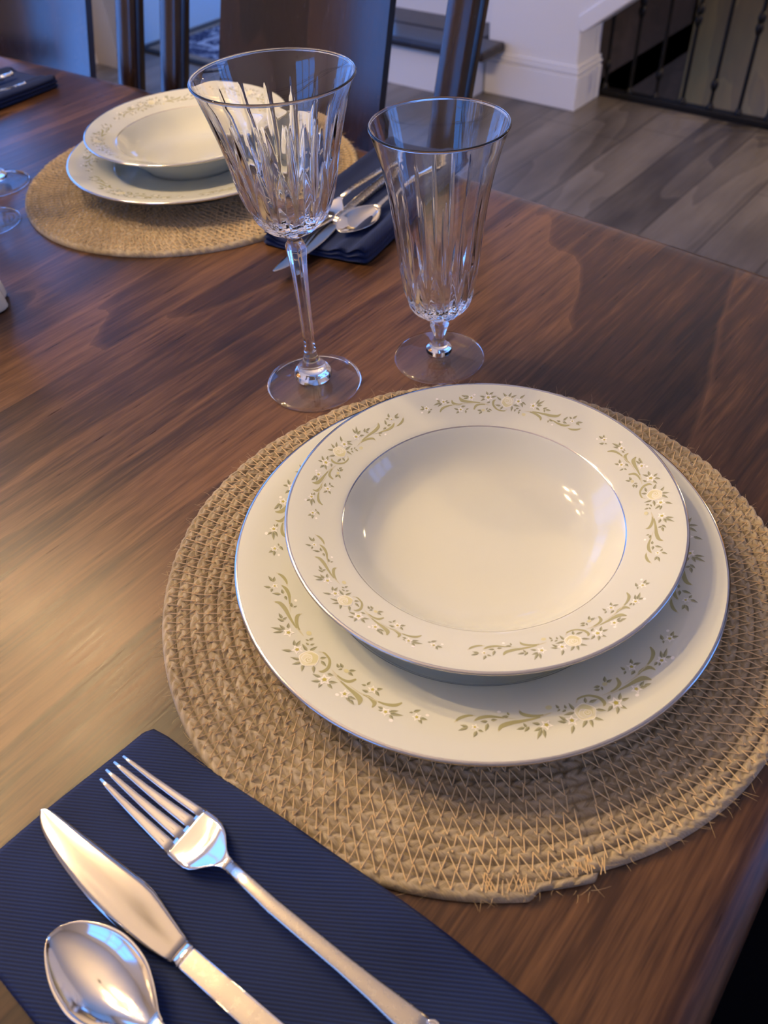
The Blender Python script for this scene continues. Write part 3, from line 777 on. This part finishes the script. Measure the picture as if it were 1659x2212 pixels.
# ================================================================== plates
ZM = .0055
dp = make_plate('dinner', 'dinner_plate'); dp.location = FW(.0495, .2942, ZM + .0002); dp.rotation_euler = (0, 0, YAW)
tag(dp, 'white dinner plate with floral rim directly on the near placemat', 'plate', 'floral dinner plates')
sp = make_plate('soup', 'soup_plate'); sp.location = FW(.0541, .3050, ZM + .0050); sp.rotation_euler = (0, 0, YAW)
tag(sp, 'white rimmed soup plate with floral sprays stacked on the near dinner plate', 'soup plate', 'floral rimmed soup plates')
d2 = dp.copy(); COL.objects.link(d2); d2.location = FW(-.1725, .8775, ZM + .0002); d2.rotation_euler = (0, 0, YAW + math.radians(20))
d2['label'] = 'white dinner plate with floral rim directly on the far placemat'
s2 = sp.copy(); COL.objects.link(s2); s2.location = FW(-.1795, .9000, ZM + .0050); s2.rotation_euler = (0, 0, YAW + math.radians(50))
s2['label'] = 'white rimmed soup plate stacked on the far dinner plate'

# ================================================================== crystal
def vgroove(dth, z, z0, z1, zp, hw, depth):
    """wedge cut: pointed at both ends, widest at zp; returns how far the wall is cut in"""
    if z <= z0 or z >= z1: return 0.0
    e = (z - z0) / (zp - z0) if z < zp else (z1 - z) / (z1 - zp)
    e = math.sin(min(1, e) * PI / 2)
    a = abs(dth) / max(1e-6, hw * e)
    return depth * e * (1 - a) if a < 1 else 0.0
def make_goblet(name, bowl_out, bowl_in, stem, foot, cuts, nstem, zstem):
    """bowl_out rises from the stem; bowl_in is the inner wall from rim down; one closed solid"""
    N = 256
    root = empty(name, (0, 0, 0))
    def ang(t, n, ph): 
        per = 2*PI/n; return ((t + ph + per/2) % per) - per/2
    def fr_bowl(t, r, z, i):
        if i >= nout: return r
        d = 0
        for n, ph, z0, z1, zp, hw, dep in cuts: d = max(d, vgroove(ang(t, n, ph), z, z0, z1, zp, hw, dep))
        return r - d
    zs_o = bowl_out; nout = len(zs_o)
    prof = [(0, zs_o[0][1])] + zs_o + bowl_in
    nout += 1
    m = MB(); m.lathe(prof, N, fr_bowl); m.build('bowl', M_CRYSTAL, root, smooth=True)
    # faceted stem and plain foot in one piece
    def fr_stem(t, r, z, i):
        if z < zstem[0] or z > zstem[1] or r < .0005: return r
        q = ang(t, nstem, 0); f = math.cos(PI/nstem) / math.cos(q)
        e = min(1, (z - zstem[0]) / .006) * min(1, (zstem[1] - z) / .003)
        return r * lerp(1, f * 1.04, e)
    m = MB(); m.lathe(stem, 96, fr_stem); o = m.build('stem', M_CRYSTAL, root, smooth=True)
    m = MB(); m.lathe(foot, 96); o = m.build('foot', M_FOOT, root, smooth=True); o.data.materials.append(M_CRYSTAL)
    rim_r = max(p[0] for p in foot) - .0012
    for p in o.data.polygons:                      # the fire-polished edge bends light, the flat of the foot hardly does
        if math.hypot(p.center.x, p.center.y) > rim_r: p.material_index = 1
    return root
def fine(pts, n): return catmull(pts, n)
# tall water goblet
out_ = fine([(.0065, .1195), (.0110, .1210), (.0172, .1245), (.0222, .1300), (.0268, .1385), (.0300, .1480), (.0322, .1580), (.0340, .1685), (.0366, .1800), (.0404, .1935), (.0440, .2055), (.0464, .2118)], 11)
in_ = [(.0470, .2119), (.0473, .2124), (.0473, .2129), (.0470, .2133), (.0465, .2135), (.0460, .2133), (.0457, .2129)] + fine([(.0456, .2123), (.0430, .2052), (.0393, .1935), (.0352, .1800), (.0322, .1685), (.0300, .1580), (.0272, .1480), (.0234, .1385), (.0180, .1320), (.0110, .1285), (.0045, .1272), (0, .1270)], 5)
stem_ = [(0, .1193), (.0064, .1193), (.0050, .1180), (.0042, .1168), (.0044, .1155)] + fine([(.0050, .1140), (.0068, .1110), (.0072, .1085), (.0066, .1030), (.0058, .0920), (.0052, .0760), (.0048, .0600), (.0045, .0420), (.0044, .0290)], 4) + \
        [(.0046, .0262), (.0052, .0240), (.0066, .0212)] + fine([(.0072, .0195), (.0096, .0170), (.0128, .0125), (.0140, .0095), (.0136, .0072)], 4) + [(0, .0072)]
foot_ = [(0, .0071), (.0139, .0071), (.0180, .0058), (.0260, .0040), (.0335, .0027), (.0350, .0020), (.0354, .0014), (.0350, .0006), (.0335, 0), (.0250, .0003), (.0120, .0014), (0, .0016)]
CUT_A = [(16, 0.0, .148, .201, .168, .060, .0014), (16, PI/16, .127, .173, .144, .175, .0027), (8, 0.0, .1215, .142, .130, .34, .0019)]
g1 = make_goblet('water_goblet', out_, in_, stem_, foot_, CUT_A, 6, (.030, .1145))
tag(g1, 'tall stemmed cut crystal water goblet standing left of the footed glass', 'goblet', 'cut crystal water goblets')
g1.location = FW(-.0452, .4904, .0002); g1.rotation_euler = (0, 0, YAW + .2)
# footed iced tea glass
out_ = fine([(.0062, .0375), (.0115, .0392), (.0175, .0430), (.0222, .0490), (.0250, .0580), (.0268, .0700), (.0284, .0850), (.0304, .1050), (.0326, .1250), (.0354, .1420), (.0390, .1570), (.0420, .1670), (.0434, .1720)], 11)
in_ = [(.0439, .1721), (.0442, .1726), (.0442, .1731), (.0439, .1735), (.0434, .1737), (.0429, .1735), (.0426, .1731)] + fine([(.0425, .1725), (.0408, .1668), (.0378, .1568), (.0342, .1420), (.0312, .1250), (.0287, .1050), (.0264, .0850), (.0245, .0700), (.0222, .0590), (.0180, .0510), (.0110, .0465), (.0045, .0452), (0, .0450)], 5)
stem_ = [(0, .0373), (.0062, .0373), (.0058, .0362), (.0064, .0352), (.0076, .0338), (.0078, .0325), (.0070, .0295), (.0056, .0250), (.0045, .0210), (.0040, .0185), (.0044, .0168), (.0060, .0140), (.0080, .0118), (.0096, .0100), (.0100, .0084), (.0096, .0070), (0, .0070)]
foot_ = [(0, .0069), (.0099, .0069), (.0150, .0056), (.0250, .0038), (.0325, .0026), (.0341, .0020), (.0345, .0014), (.0341, .0006), (.0325, 0), (.0250, .0003), (.0120, .0014), (0, .0016)]
CUT_B = [(16, 0.0, .068, .142, .088, .052, .0012), (16, PI/16, .045, .086, .058, .175, .0022), (8, 0.0, .0390, .061, .047, .34, .0018)]
g2 = make_goblet('iced_tea_glass', out_, in_, stem_, foot_, CUT_B, 6, (.0175, .0360))
tag(g2, 'short-stemmed cut crystal iced tea glass just behind the near placemat', 'glass', 'cut crystal iced tea glasses')
g2.location = FW(.0506, .5108, .0002); g2.rotation_euler = (0, 0, YAW)
g3 = copy_tree(g1); g3.location = FW(-.399, .892, .0002); g3['label'] = 'crystal glass farther back at the photo\'s left edge, only its blue-lit foot in frame'
g4 = copy_tree(g2); g4.location = FW(-.383, .798, .0002); g4['label'] = 'crystal glass nearer the viewer at the photo\'s left edge, only its foot in frame'

# ================================================================== napkins
def cloth_slab(name, P4, thick, label, layers=3, seed=1, nx=60, ny=36, wave=.0012, roll=None, group='navy napkins', under=None):
    """a folded napkin: stacked sheets inside one mesh, each closed round with a soft edge.
    P4: corners (x, y) in local metres, going round; roll(u, v) adds height"""
    rnd = random.Random(seed); V = []; Fc = []; UV = []
    t1 = thick / layers
    for L in range(layers):
        zb = L * t1
        ins = [rnd.uniform(-.0012, .0012) - .0006*L for _ in range(4)]
        A, B, C_, D = [Vector((p[0], p[1])) for p in P4]; ctr = (A + B + C_ + D) / 4
        q = [p + (ctr - p).normalized() * (-i) for p, i in zip((A, B, C_, D), ins)]
        n0 = len(V)
        def pos(u, v):
            p = (q[0]*(1-u) + q[1]*u)*(1-v) + (q[3]*(1-u) + q[2]*u)*v
            r_ = .010
            # slightly rounded corners and wavy edges
            p = p + (ctr - p) * .02 * (max(0, abs(2*u-1)-.9)*10) * (max(0, abs(2*v-1)-.9)*10)
            p = p + Vector((math.sin(v*7 + seed), math.sin(u*9 + 2*seed))) * .0006
            return p
        rows = ny + 1; cols = nx + 1
        for side in (0, 1):
            for j in range(rows):
                for i in range(cols):
                    u, v = i/nx, j/ny; p = pos(u, v)
                    e = min(u*nx, (1-u)*nx, v*ny, (1-v)*ny) / 2.2
                    e = min(1, e); f = math.sqrt(1 - (1-e)**2)
                    lift = roll(u, v) if roll else 0
                    w_ = wave * (math.sin(u*11 + seed + v*3) * math.sin(v*6 + seed*2)) * f * (L + .4) / layers
                    zc = zb + t1*.5 + lift*(L + .5)/layers
                    hz = t1*.5*f*(1 + (lift/thick if roll else 0))
                    up_ = under(u, v) if under else 0
                    V.append((p.x, p.y, up_ + max(.0001, zc + (hz if side else -hz) + (w_ if L else max(0, w_) if side else 0)))); UV.append((p.x, p.y))
        S_ = rows * cols
        for j in range(ny):
            for i in range(nx):
                a = n0 + j*cols + i
                Fc.append((a, a+cols, a+cols+1, a+1)); a += S_; Fc.append((a, a+1, a+cols+1, a+cols))
        for i in range(nx):
            a = n0 + i; Fc.append((a, a+1, S_+a+1, S_+a)); a = n0 + ny*cols + i; Fc.append((a, S_+a, S_+a+1, a+1))
        for j in range(ny):
            a = n0 + j*cols; Fc.append((a, S_+a, S_+a+cols, a+cols)); a += nx; Fc.append((a, a+cols, S_+a+cols, S_+a))
    o = mesh_obj(name, V, Fc, M_NAVY, None, True, None, UV)
    if label: tag(o, label, 'napkin', group)
    return o
NAPO = (-.128, .209)
NAPA = math.radians(-38.5)
def nap_local(p):
    dx, dy = p[0] - NAPO[0], p[1] - NAPO[1]; c, s = math.cos(-NAPA), math.sin(-NAPA); return (c*dx - s*dy, s*dx + c*dy)
# corners: far corner, lower right corner, its neighbour (out of frame), left corner
nk = cloth_slab('napkin', [nap_local((-.125, .210)), nap_local((.0555, .0685)), nap_local((-.0245, -.030)), nap_local((-.206, .131))], .0058,
                'flat folded navy twill napkin under the near cutlery', 3, 1, 90, 54, .0009, under=lambda u, v: .0007 + .0008*math.sin(19*u + 7*v + .6)*sstep(0, .2, u)*sstep(1, .8, u)*sstep(1.0, .75, v) + .0062 * math.exp(-(v/.13)**2) * math.exp(-((u - .60)/.36)**4))
nk.location = FW(*NAPO, .0002); nk.rotation_euler = (0, 0, YAW + NAPA)
m = MB()
for i in range(30):
    v = i / 30; a = Vector(nap_local((.0395, .0775))); b = Vector(nap_local((-.0385, -.018)))
    p = a + (b - a) * v; q = a + (b - a) * (v + .019); m.tube([(p.x, p.y, .0062), ((p.x+q.x)/2, (p.y+q.y)/2, .0066), (q.x, q.y, .0062)], .00028, 4)
m.build('hem_stitch', M_THREAD, nk)
# far napkin: a thicker, loosely rolled fold on the side nearest the camera
def roll_far(u, v):
    a = .009 * math.exp(-((v - .93) / .085)**2) + .006 * math.exp(-((v - .05) / .07)**2) + .0045*math.exp(-((v - .74) / .06)**2)
    return a * (1 - .25*u) + .0015
fn = cloth_slab('napkin', [(0, 0), (.240, 0), (.245, -.108), (.004, -.112)], .0075, 'rolled navy napkin under cutlery right of the far placemat', 3, 2, 50, 70, .001, roll_far)
fn.location = FW(-.0975, .7120, .0002); fn.rotation_euler = (0, 0, YAW + math.radians(57.5))
ln = fn.copy(); COL.objects.link(ln); ln.rotation_euler = (0, 0, YAW + math.radians(50)); ln.location = FW(-.6405, 1.085, .0002)
ln['label'] = 'navy napkin holding beaded cutlery handles at the photo\'s top left edge'

# ================================================================== cutlery
def strip(m, secs, n=9):
    """solid from cross-sections (s, t_left, t_right, z_mid_top, crown, thickness)"""
    base = len(m.v); R = 2 * (n + 1)
    for s_, a, b, z, cr, th in secs:
        for i in range(n + 1):
            q = -1 + 2*i/n; m.v.append((s_, lerp(a, b, i/n), z + cr * (1 - q*q)))
        for i in range(n, -1, -1):
            q = -1 + 2*i/n; m.v.append((s_, lerp(a, b, i/n), z - th * (1 - abs(q)**3 * .55) + cr * (1 - q*q) * .6))
    for k in range(len(secs) - 1):
        for i in range(R):
            a = base + k*R; j = (i + 1) % R; m.f.append((a + i, a + j, a + R + j, a + R + i))
    m.f.append(tuple(range(base, base + R))[::-1]); e = base + (len(secs)-1)*R; m.f.append(tuple(range(e, e + R)))
def scroll_tip(m, s, t, z, w):
    """curled ornament and ridges at a handle's end"""
    for sg in (-1, 1):
        pts = []
        for k in range(17):
            a = k/16 * 1.55 * 2*PI; r = w*.34*(1 - k/24)
            pts.append((s + w*.25 + r*math.cos(a + PI), t + sg*(w*.36 + r*math.sin(a)*.9), z + .0002*k/16))
        m.tube(pts, w*.085, 6)
    m.tube([(s + w*.55, t - w*.62, z), (s + w*.72, t, z + .0006), (s + w*.55, t + w*.62, z)], w*.11, 6)
    for k in range(4):
        ss = s + w*(.85 + .26*k); ww = w*(.62 - .07*k)
        m.tube([(ss, t - ww, z - .0005), (ss, t - ww*.5, z + .0006), (ss, t, z + .001), (ss, t + ww*.5, z + .0006), (ss, t + ww, z - .0005)], [w*.09, w*.13, w*.14, w*.13, w*.09], 6)
    m.tube([(s + w*1.7, t, z), (s + w*1.95, t, z)], [w*.40, w*.12], 8)
def mm(rows): return [tuple(q / 1000.0 for q in r) for r in rows]
def make_fork(label):
    root = empty('fork', (0, 0, 0)); tag(root, label, 'fork', 'silver forks')
    m = MB()
    zc = lambda s: interp(s, [0, 10, 20, 32, 44, 54, 61, 67, 74, 90, 110, 140, 180, 200], [15.0, 12.2, 10.0, 8.6, 8.0, 8.3, 9.6, 11.8, 14.0, 15.6, 15.6, 13.4, 9.8, 8.6])
    roots = [(-11.9, -6.35), (-5.25, .25), (1.35, 6.75), (7.85, 12.1)]; tips = [-6.8, -2.3, 2.45, 7.0]
    for (a, b), tp in zip(roots, tips):
        secs = []
        for k in range(11):
            q = k / 10; s_ = lerp(-.6 + .25*abs(tp - 0), 49.0, q); wd = lerp(.5, (b - a)/2, q**.6); cc = lerp(tp, (a + b)/2, q)
            secs.append((s_, cc - wd, cc + wd, zc(s_), .45*min(1, q*4), lerp(.5, 1.7, q)))
        strip(m, mm(secs), 6)
    m.build('tine', M_SILVER, root, smooth=True)
    m = MB()
    strip(m, mm([(s_, a, b, zc(s_) + .02, cr, 1.8) for s_, a, b, cr in
        ((47.6, -11.9, 12.05, .25), (50, -12.1, 12.2, .2), (53, -12.3, 12.3, 0), (56.5, -12.35, 12.3, -.4), (60, -12.3, 11.7, -.9), (63, -11.6, 10.6, -1.1), (66, -9.7, 8.8, -1.0), (69, -7.0, 6.2, -.7), (72, -4.7, 3.7, -.2), (75, -3.5, 2.2, .3), (78, -3.2, 1.7, .5))]), 12)
    m.build('fork_head', M_SILVER, root, smooth=True)
    m = MB()
    strip(m, mm([(s_, c - h_, c + h_, zc(s_), .55, 2.2) for s_, c, h_ in
        ((77.5, -.75, 2.45), (90, -1.7, 2.65), (104, -2.5, 2.95), (122, -2.5, 3.1), (140, -2.4, 3.3), (155, -2.4, 3.8), (166, -2.4, 4.5), (174, -2.4, 4.9), (181, -2.4, 4.9))]), 8)
    m.build('handle', M_SATIN, root, smooth=True)
    m = MB(); scroll_tip(m, .179, -.0024, .0098, .0085); m.build('handle_tip', M_SILVER, root, smooth=True)
    return root
def smooth_outline(pts): return catmull([tuple(map(float, p)) for p in pts], 8)
def make_knife(label):
    root = empty('knife', (0, 0, 0)); tag(root, label, 'knife', 'silver knives')
    U = [(-.3, -.3), (.6, 1.2), (3, 2.0), (9.7, 3.0), (31.7, 4.8), (52.5, 6.5), (62, 7.3), (70, 7.3), (84, 5.0), (97.5, 2.5)]
    Lo = [(-.3, -.8), (.6, -1.6), (2.3, -3.0), (6, -5.0), (11.2, -6.8), (24, -9.4), (41.5, -11.4), (58.7, -12.1), (77.6, -11.2), (90.9, -9.2), (97.5, -7.0)]
    U, Lo = smooth_outline(U), smooth_outline(Lo)
    m = MB(); secs = []
    ss = [-.3, .3, 1.2, 2.5, 5, 8, 12, 18, 25, 33, 42, 50, 58, 64, 70, 76, 82, 88, 93, 97.5]
    for s_ in ss:
        secs.append((s_, interp(s_, *zip(*Lo)), interp(s_, *zip(*U)), lerp(7.9, 9.3, s_/98), .25, lerp(.9, 1.5, s_/98)))
    strip(m, mm(secs), 8); m.build('blade', M_STEEL, root, smooth=True)
    m = MB(); strip(m, mm([(97.3, -7.0, 2.5, 9.3, .5, 1.8), (98.2, -7.2, 2.6, 10.2, .8, 3.4), (100.4, -7.2, 2.4, 10.9, .9, 4.4), (101.2, -7.0, 2.2, 10.8, .9, 4.4), (101.4, -6.6, 1.9, 10.4, .6, 4.0)]), 8)
    m.build('bolster', M_SILVER, root, smooth=True)
    m = MB()
    def rect(s_, c, h_, z, th): return (s_, c - h_, c + h_, z, .35, th)
    strip(m, mm([rect(101.5, -2.4, 4.2, 11.4, 5.2), rect(102.2, -2.4, 4.5, 11.8, 5.6), rect(120, -1.7, 4.6, 12.4, 6.1), rect(137, -1.0, 4.7, 12.6, 6.3), rect(170, .3, 5.0, 12.2, 6.0), rect(200, 1.5, 5.4, 11.2, 5.0), rect(203, 1.6, 5.2, 10.9, 4.6)]), 10)
    h = m.build('handle', M_SATIN, root, smooth=False, bevel=.0006)
    m = MB()
    for sg in (-1, 1):
        m.tube(mm([(103.5, -2.4 + sg*4.25, 12.0), (137, -1.0 + sg*4.4, 12.75), (200, 1.5 + sg*5.0, 11.3)]), .00035, 6)
    m.build('bead_line', M_SILVER, root, smooth=True)
    m = MB(); scroll_tip(m, .202, .0016, .0106, .0092); m.build('handle_tip', M_SILVER, root, smooth=True)
    return root
def make_spoon(label):
    root = empty('spoon', (0, 0, 0)); tag(root, label, 'spoon', 'silver spoons')
    U = [(0, -.5), (.4, 1.6), (1.4, 4.0), (5.7, 8.6), (11.5, 11.9), (21, 15.0), (30, 15.6), (40, 13.8), (48, 10.0), (54, 6.0), (58, 3.2), (62, 2.0)]
    Lo = [(0, -.9), (.4, -2.6), (3.2, -6.2), (9.1, -10.3), (15.9, -13.6), (23.7, -15.7), (31, -16.4), (40, -14.8), (48, -11.2), (54, -7.4), (58, -4.6), (62, -3.4)]
    U, Lo = smooth_outline(U), smooth_outline(Lo)
    nt = 20; ns = 44; V = []; Fc = []
    ss = [60.5 * (.5 - .5*math.cos(PI * (k/ns)**.95)) for k in range(ns + 1)]
    def dish(s_): 
        q = min(1, max(0, s_ / 60.5)); return 8.2 * (math.sin(PI * q**.86) ** .78)
    def rimz(s_): return interp(s_, [0, 15, 35, 50, 60], [13.6, 14.2, 14.6, 14.4, 14.0])
    for sd in (0, 1):
        for s_ in ss:
            a, b = interp(s_, *zip(*Lo)), interp(s_, *zip(*U))
            if sd: a -= .35; b += .35
            for i in range(nt + 1):
                q = -1 + 2*i/nt; t_ = lerp(a, b, i/nt)
                z = rimz(s_) - dish(s_) * (1 - abs(q)**2.3) - (1.0 * (1 - abs(q)**6*.6) if sd else 0)
                V.append((s_/1000, t_/1000, z/1000))
    C1 = nt + 1; S_ = C1 * (ns + 1)
    for k in range(ns):
        for i in range(nt):
            a = k*C1 + i; Fc.append((a, a+C1, a+C1+1, a+1)); a += S_; Fc.append((a, a+1, a+C1+1, a+C1))
        a = k*C1; Fc.append((a, S_+a, S_+a+C1, a+C1)); a += nt; Fc.append((a, a+C1, S_+a+C1, S_+a))
    for i in range(nt):
        Fc.append((i, i+1, S_+i+1, S_+i)); a = ns*C1 + i; Fc.append((a, S_+a, S_+a+1, a+1))
    mesh_obj('spoon_bowl', V, Fc, M_SILVER, root, True)
    m = MB(); zc = lambda s: interp(s, [56, 62, 70, 84, 110, 140, 180], [13.6, 14.0, 15.4, 17.0, 16.4, 14.0, 10.0])
    strip(m, mm([(s_, -.8 - h_, -.8 + h_, zc(s_), .5, 2.2) for s_, h_ in ((56.5, 3.9), (60, 3.0), (65, 2.5), (75, 2.4), (90, 2.7), (110, 3.0), (140, 3.4), (160, 4.2), (176, 4.9))]), 8)
    m.build('handle', M_SATIN, root, smooth=True)
    m = MB(); scroll_tip(m, .174, -.0008, .0102, .0085); m.build('handle_tip', M_SILVER, root, smooth=True)
    return root
fk = make_fork('silver dinner fork on the near navy napkin'); fk.location = FW(-.1367, .1822, .0014); fk.rotation_euler = (0, 0, YAW + math.radians(-38.87))
kn = make_knife('silver table knife with broad blade on the near navy napkin'); kn.location = FW(-.1675, .1668, .0010); kn.rotation_euler = (0, 0, YAW + math.radians(-40.45))
sn = make_spoon('silver spoon beside the knife at the photo\'s bottom left corner'); sn.location = FW(-.1472, .1108, .0024); sn.rotation_euler = (0, 0, YAW + math.radians(-36.3))
def place(src, x, y, z, deg, label, tilt=0.0, roll=0.0):
    c = copy_tree(src); c.location = FW(x, y, z); c.rotation_euler = (roll, tilt, YAW + math.radians(deg)); c['label'] = label; return c
place(kn, -.0815, .6425, .0025, 57.0, 'silver knife with its tip past the far rolled napkin')
place(sn, -.0235, .6920, .0050, 52.0, 'silver spoon on the far rolled napkin, seen past the iced tea glass', roll=.12)
place(fk, -.062, .6950, .0055, 57.0, 'silver fork along the far napkin\'s edge beside the far placemat')
place(kn, -.6205, 1.063, .0065, 44.0, 'thick beaded silver handle on the napkin at the photo\'s top left edge')
place(sn, -.5735, 1.049, .0030, 45.0, 'thin beaded silver handle nearer the viewer on the top left napkin')

# ================================================================== white ornament at the left edge
wo = empty('white_candle_holder', FW(-.3540, .630, .0002)); tag(wo, 'white glazed lobed candle holder cut off by the photo\'s left edge', 'candle holder')
M_MILK = NT('milky_white_glaze').set(Base_Color=(.74, .76, .72), Roughness=.18, Coat_Weight=.4, Subsurface_Weight=.15, Subsurface_Radius=(.01, .01, .01)).m
m = MB(); m.lathe(catmull([(0, 0), (.034, 0), (.038, .004), (.036, .012), (.030, .020), (.030, .034), (.034, .042), (.036, .046), (0, .047)], 4), 72, lambda t, r, z, i: r * (1 + .06*math.cos(9*t)))
m.build('base', M_MILK, wo, smooth=True)
for k in range(9):
    a = 2*PI*k/9; m = MB(); cx_, cy_ = .030*math.cos(a), .030*math.sin(a)
    m.lathe([(0, .040), (.007, .0415), (.0115, .047), (.0125, .055), (.0105, .063), (.006, .0685), (0, .070)], 16, cx=cx_, cy=cy_); m.build('petal', M_MILK, wo, smooth=True)
m = MB(); m.lathe([(0, .046), (.021, .046), (.021, .060), (.018, .062), (.016, .058), (0, .056)], 32); m.build('candle_cup', M_MILK, wo, smooth=True)

wo.scale = (1.0, 1.0, 1.45)
# ================================================================== chandelier over the table
cl = empty('chandelier', CHAND); tag(cl, 'iron ring chandelier with six warm bulbs hanging over the table', 'chandelier')
M_BULB = NT('warm_bulb').set(Base_Color=(1, .9, .7), Emission_Color=BULB, Emission_Strength=BULB_STRENGTH).m
m = MB(); m.tube([(0, 0, -.02), (0, 0, H - CHAND[2])], .008, 10); m.lathe([(0, H - CHAND[2] - .02), (.06, H - CHAND[2] - .02), (.06, H - CHAND[2]), (0, H - CHAND[2])], 24); m.build('stem', M_IRON, cl)
for k in range(6):
    a = 2*PI*k/6 + .3; ca, sa = math.cos(a), math.sin(a)
    m = MB(); m.tube([(0, 0, 0), (.08*ca, .08*sa, -.035), (.18*ca, .18*sa, -.03), (.24*ca, .24*sa, .02)], .006, 8); ar = m.build('arm', M_IRON, cl, smooth=True)
    m = MB(); m.lathe([(0, .02), (.016, .02), (.016, .06), (0, .06)], 12, cx=.24*ca, cy=.24*sa); m.build('socket', M_WHITE, ar)
    m = MB(); m.lathe([(0, .058), (.008, .062), (.017, .080), (.019, .095), (.013, .115), (.004, .135), (0, .138)], 16, cx=.24*ca, cy=.24*sa); m.build('bulb', M_BULB, ar, smooth=True)
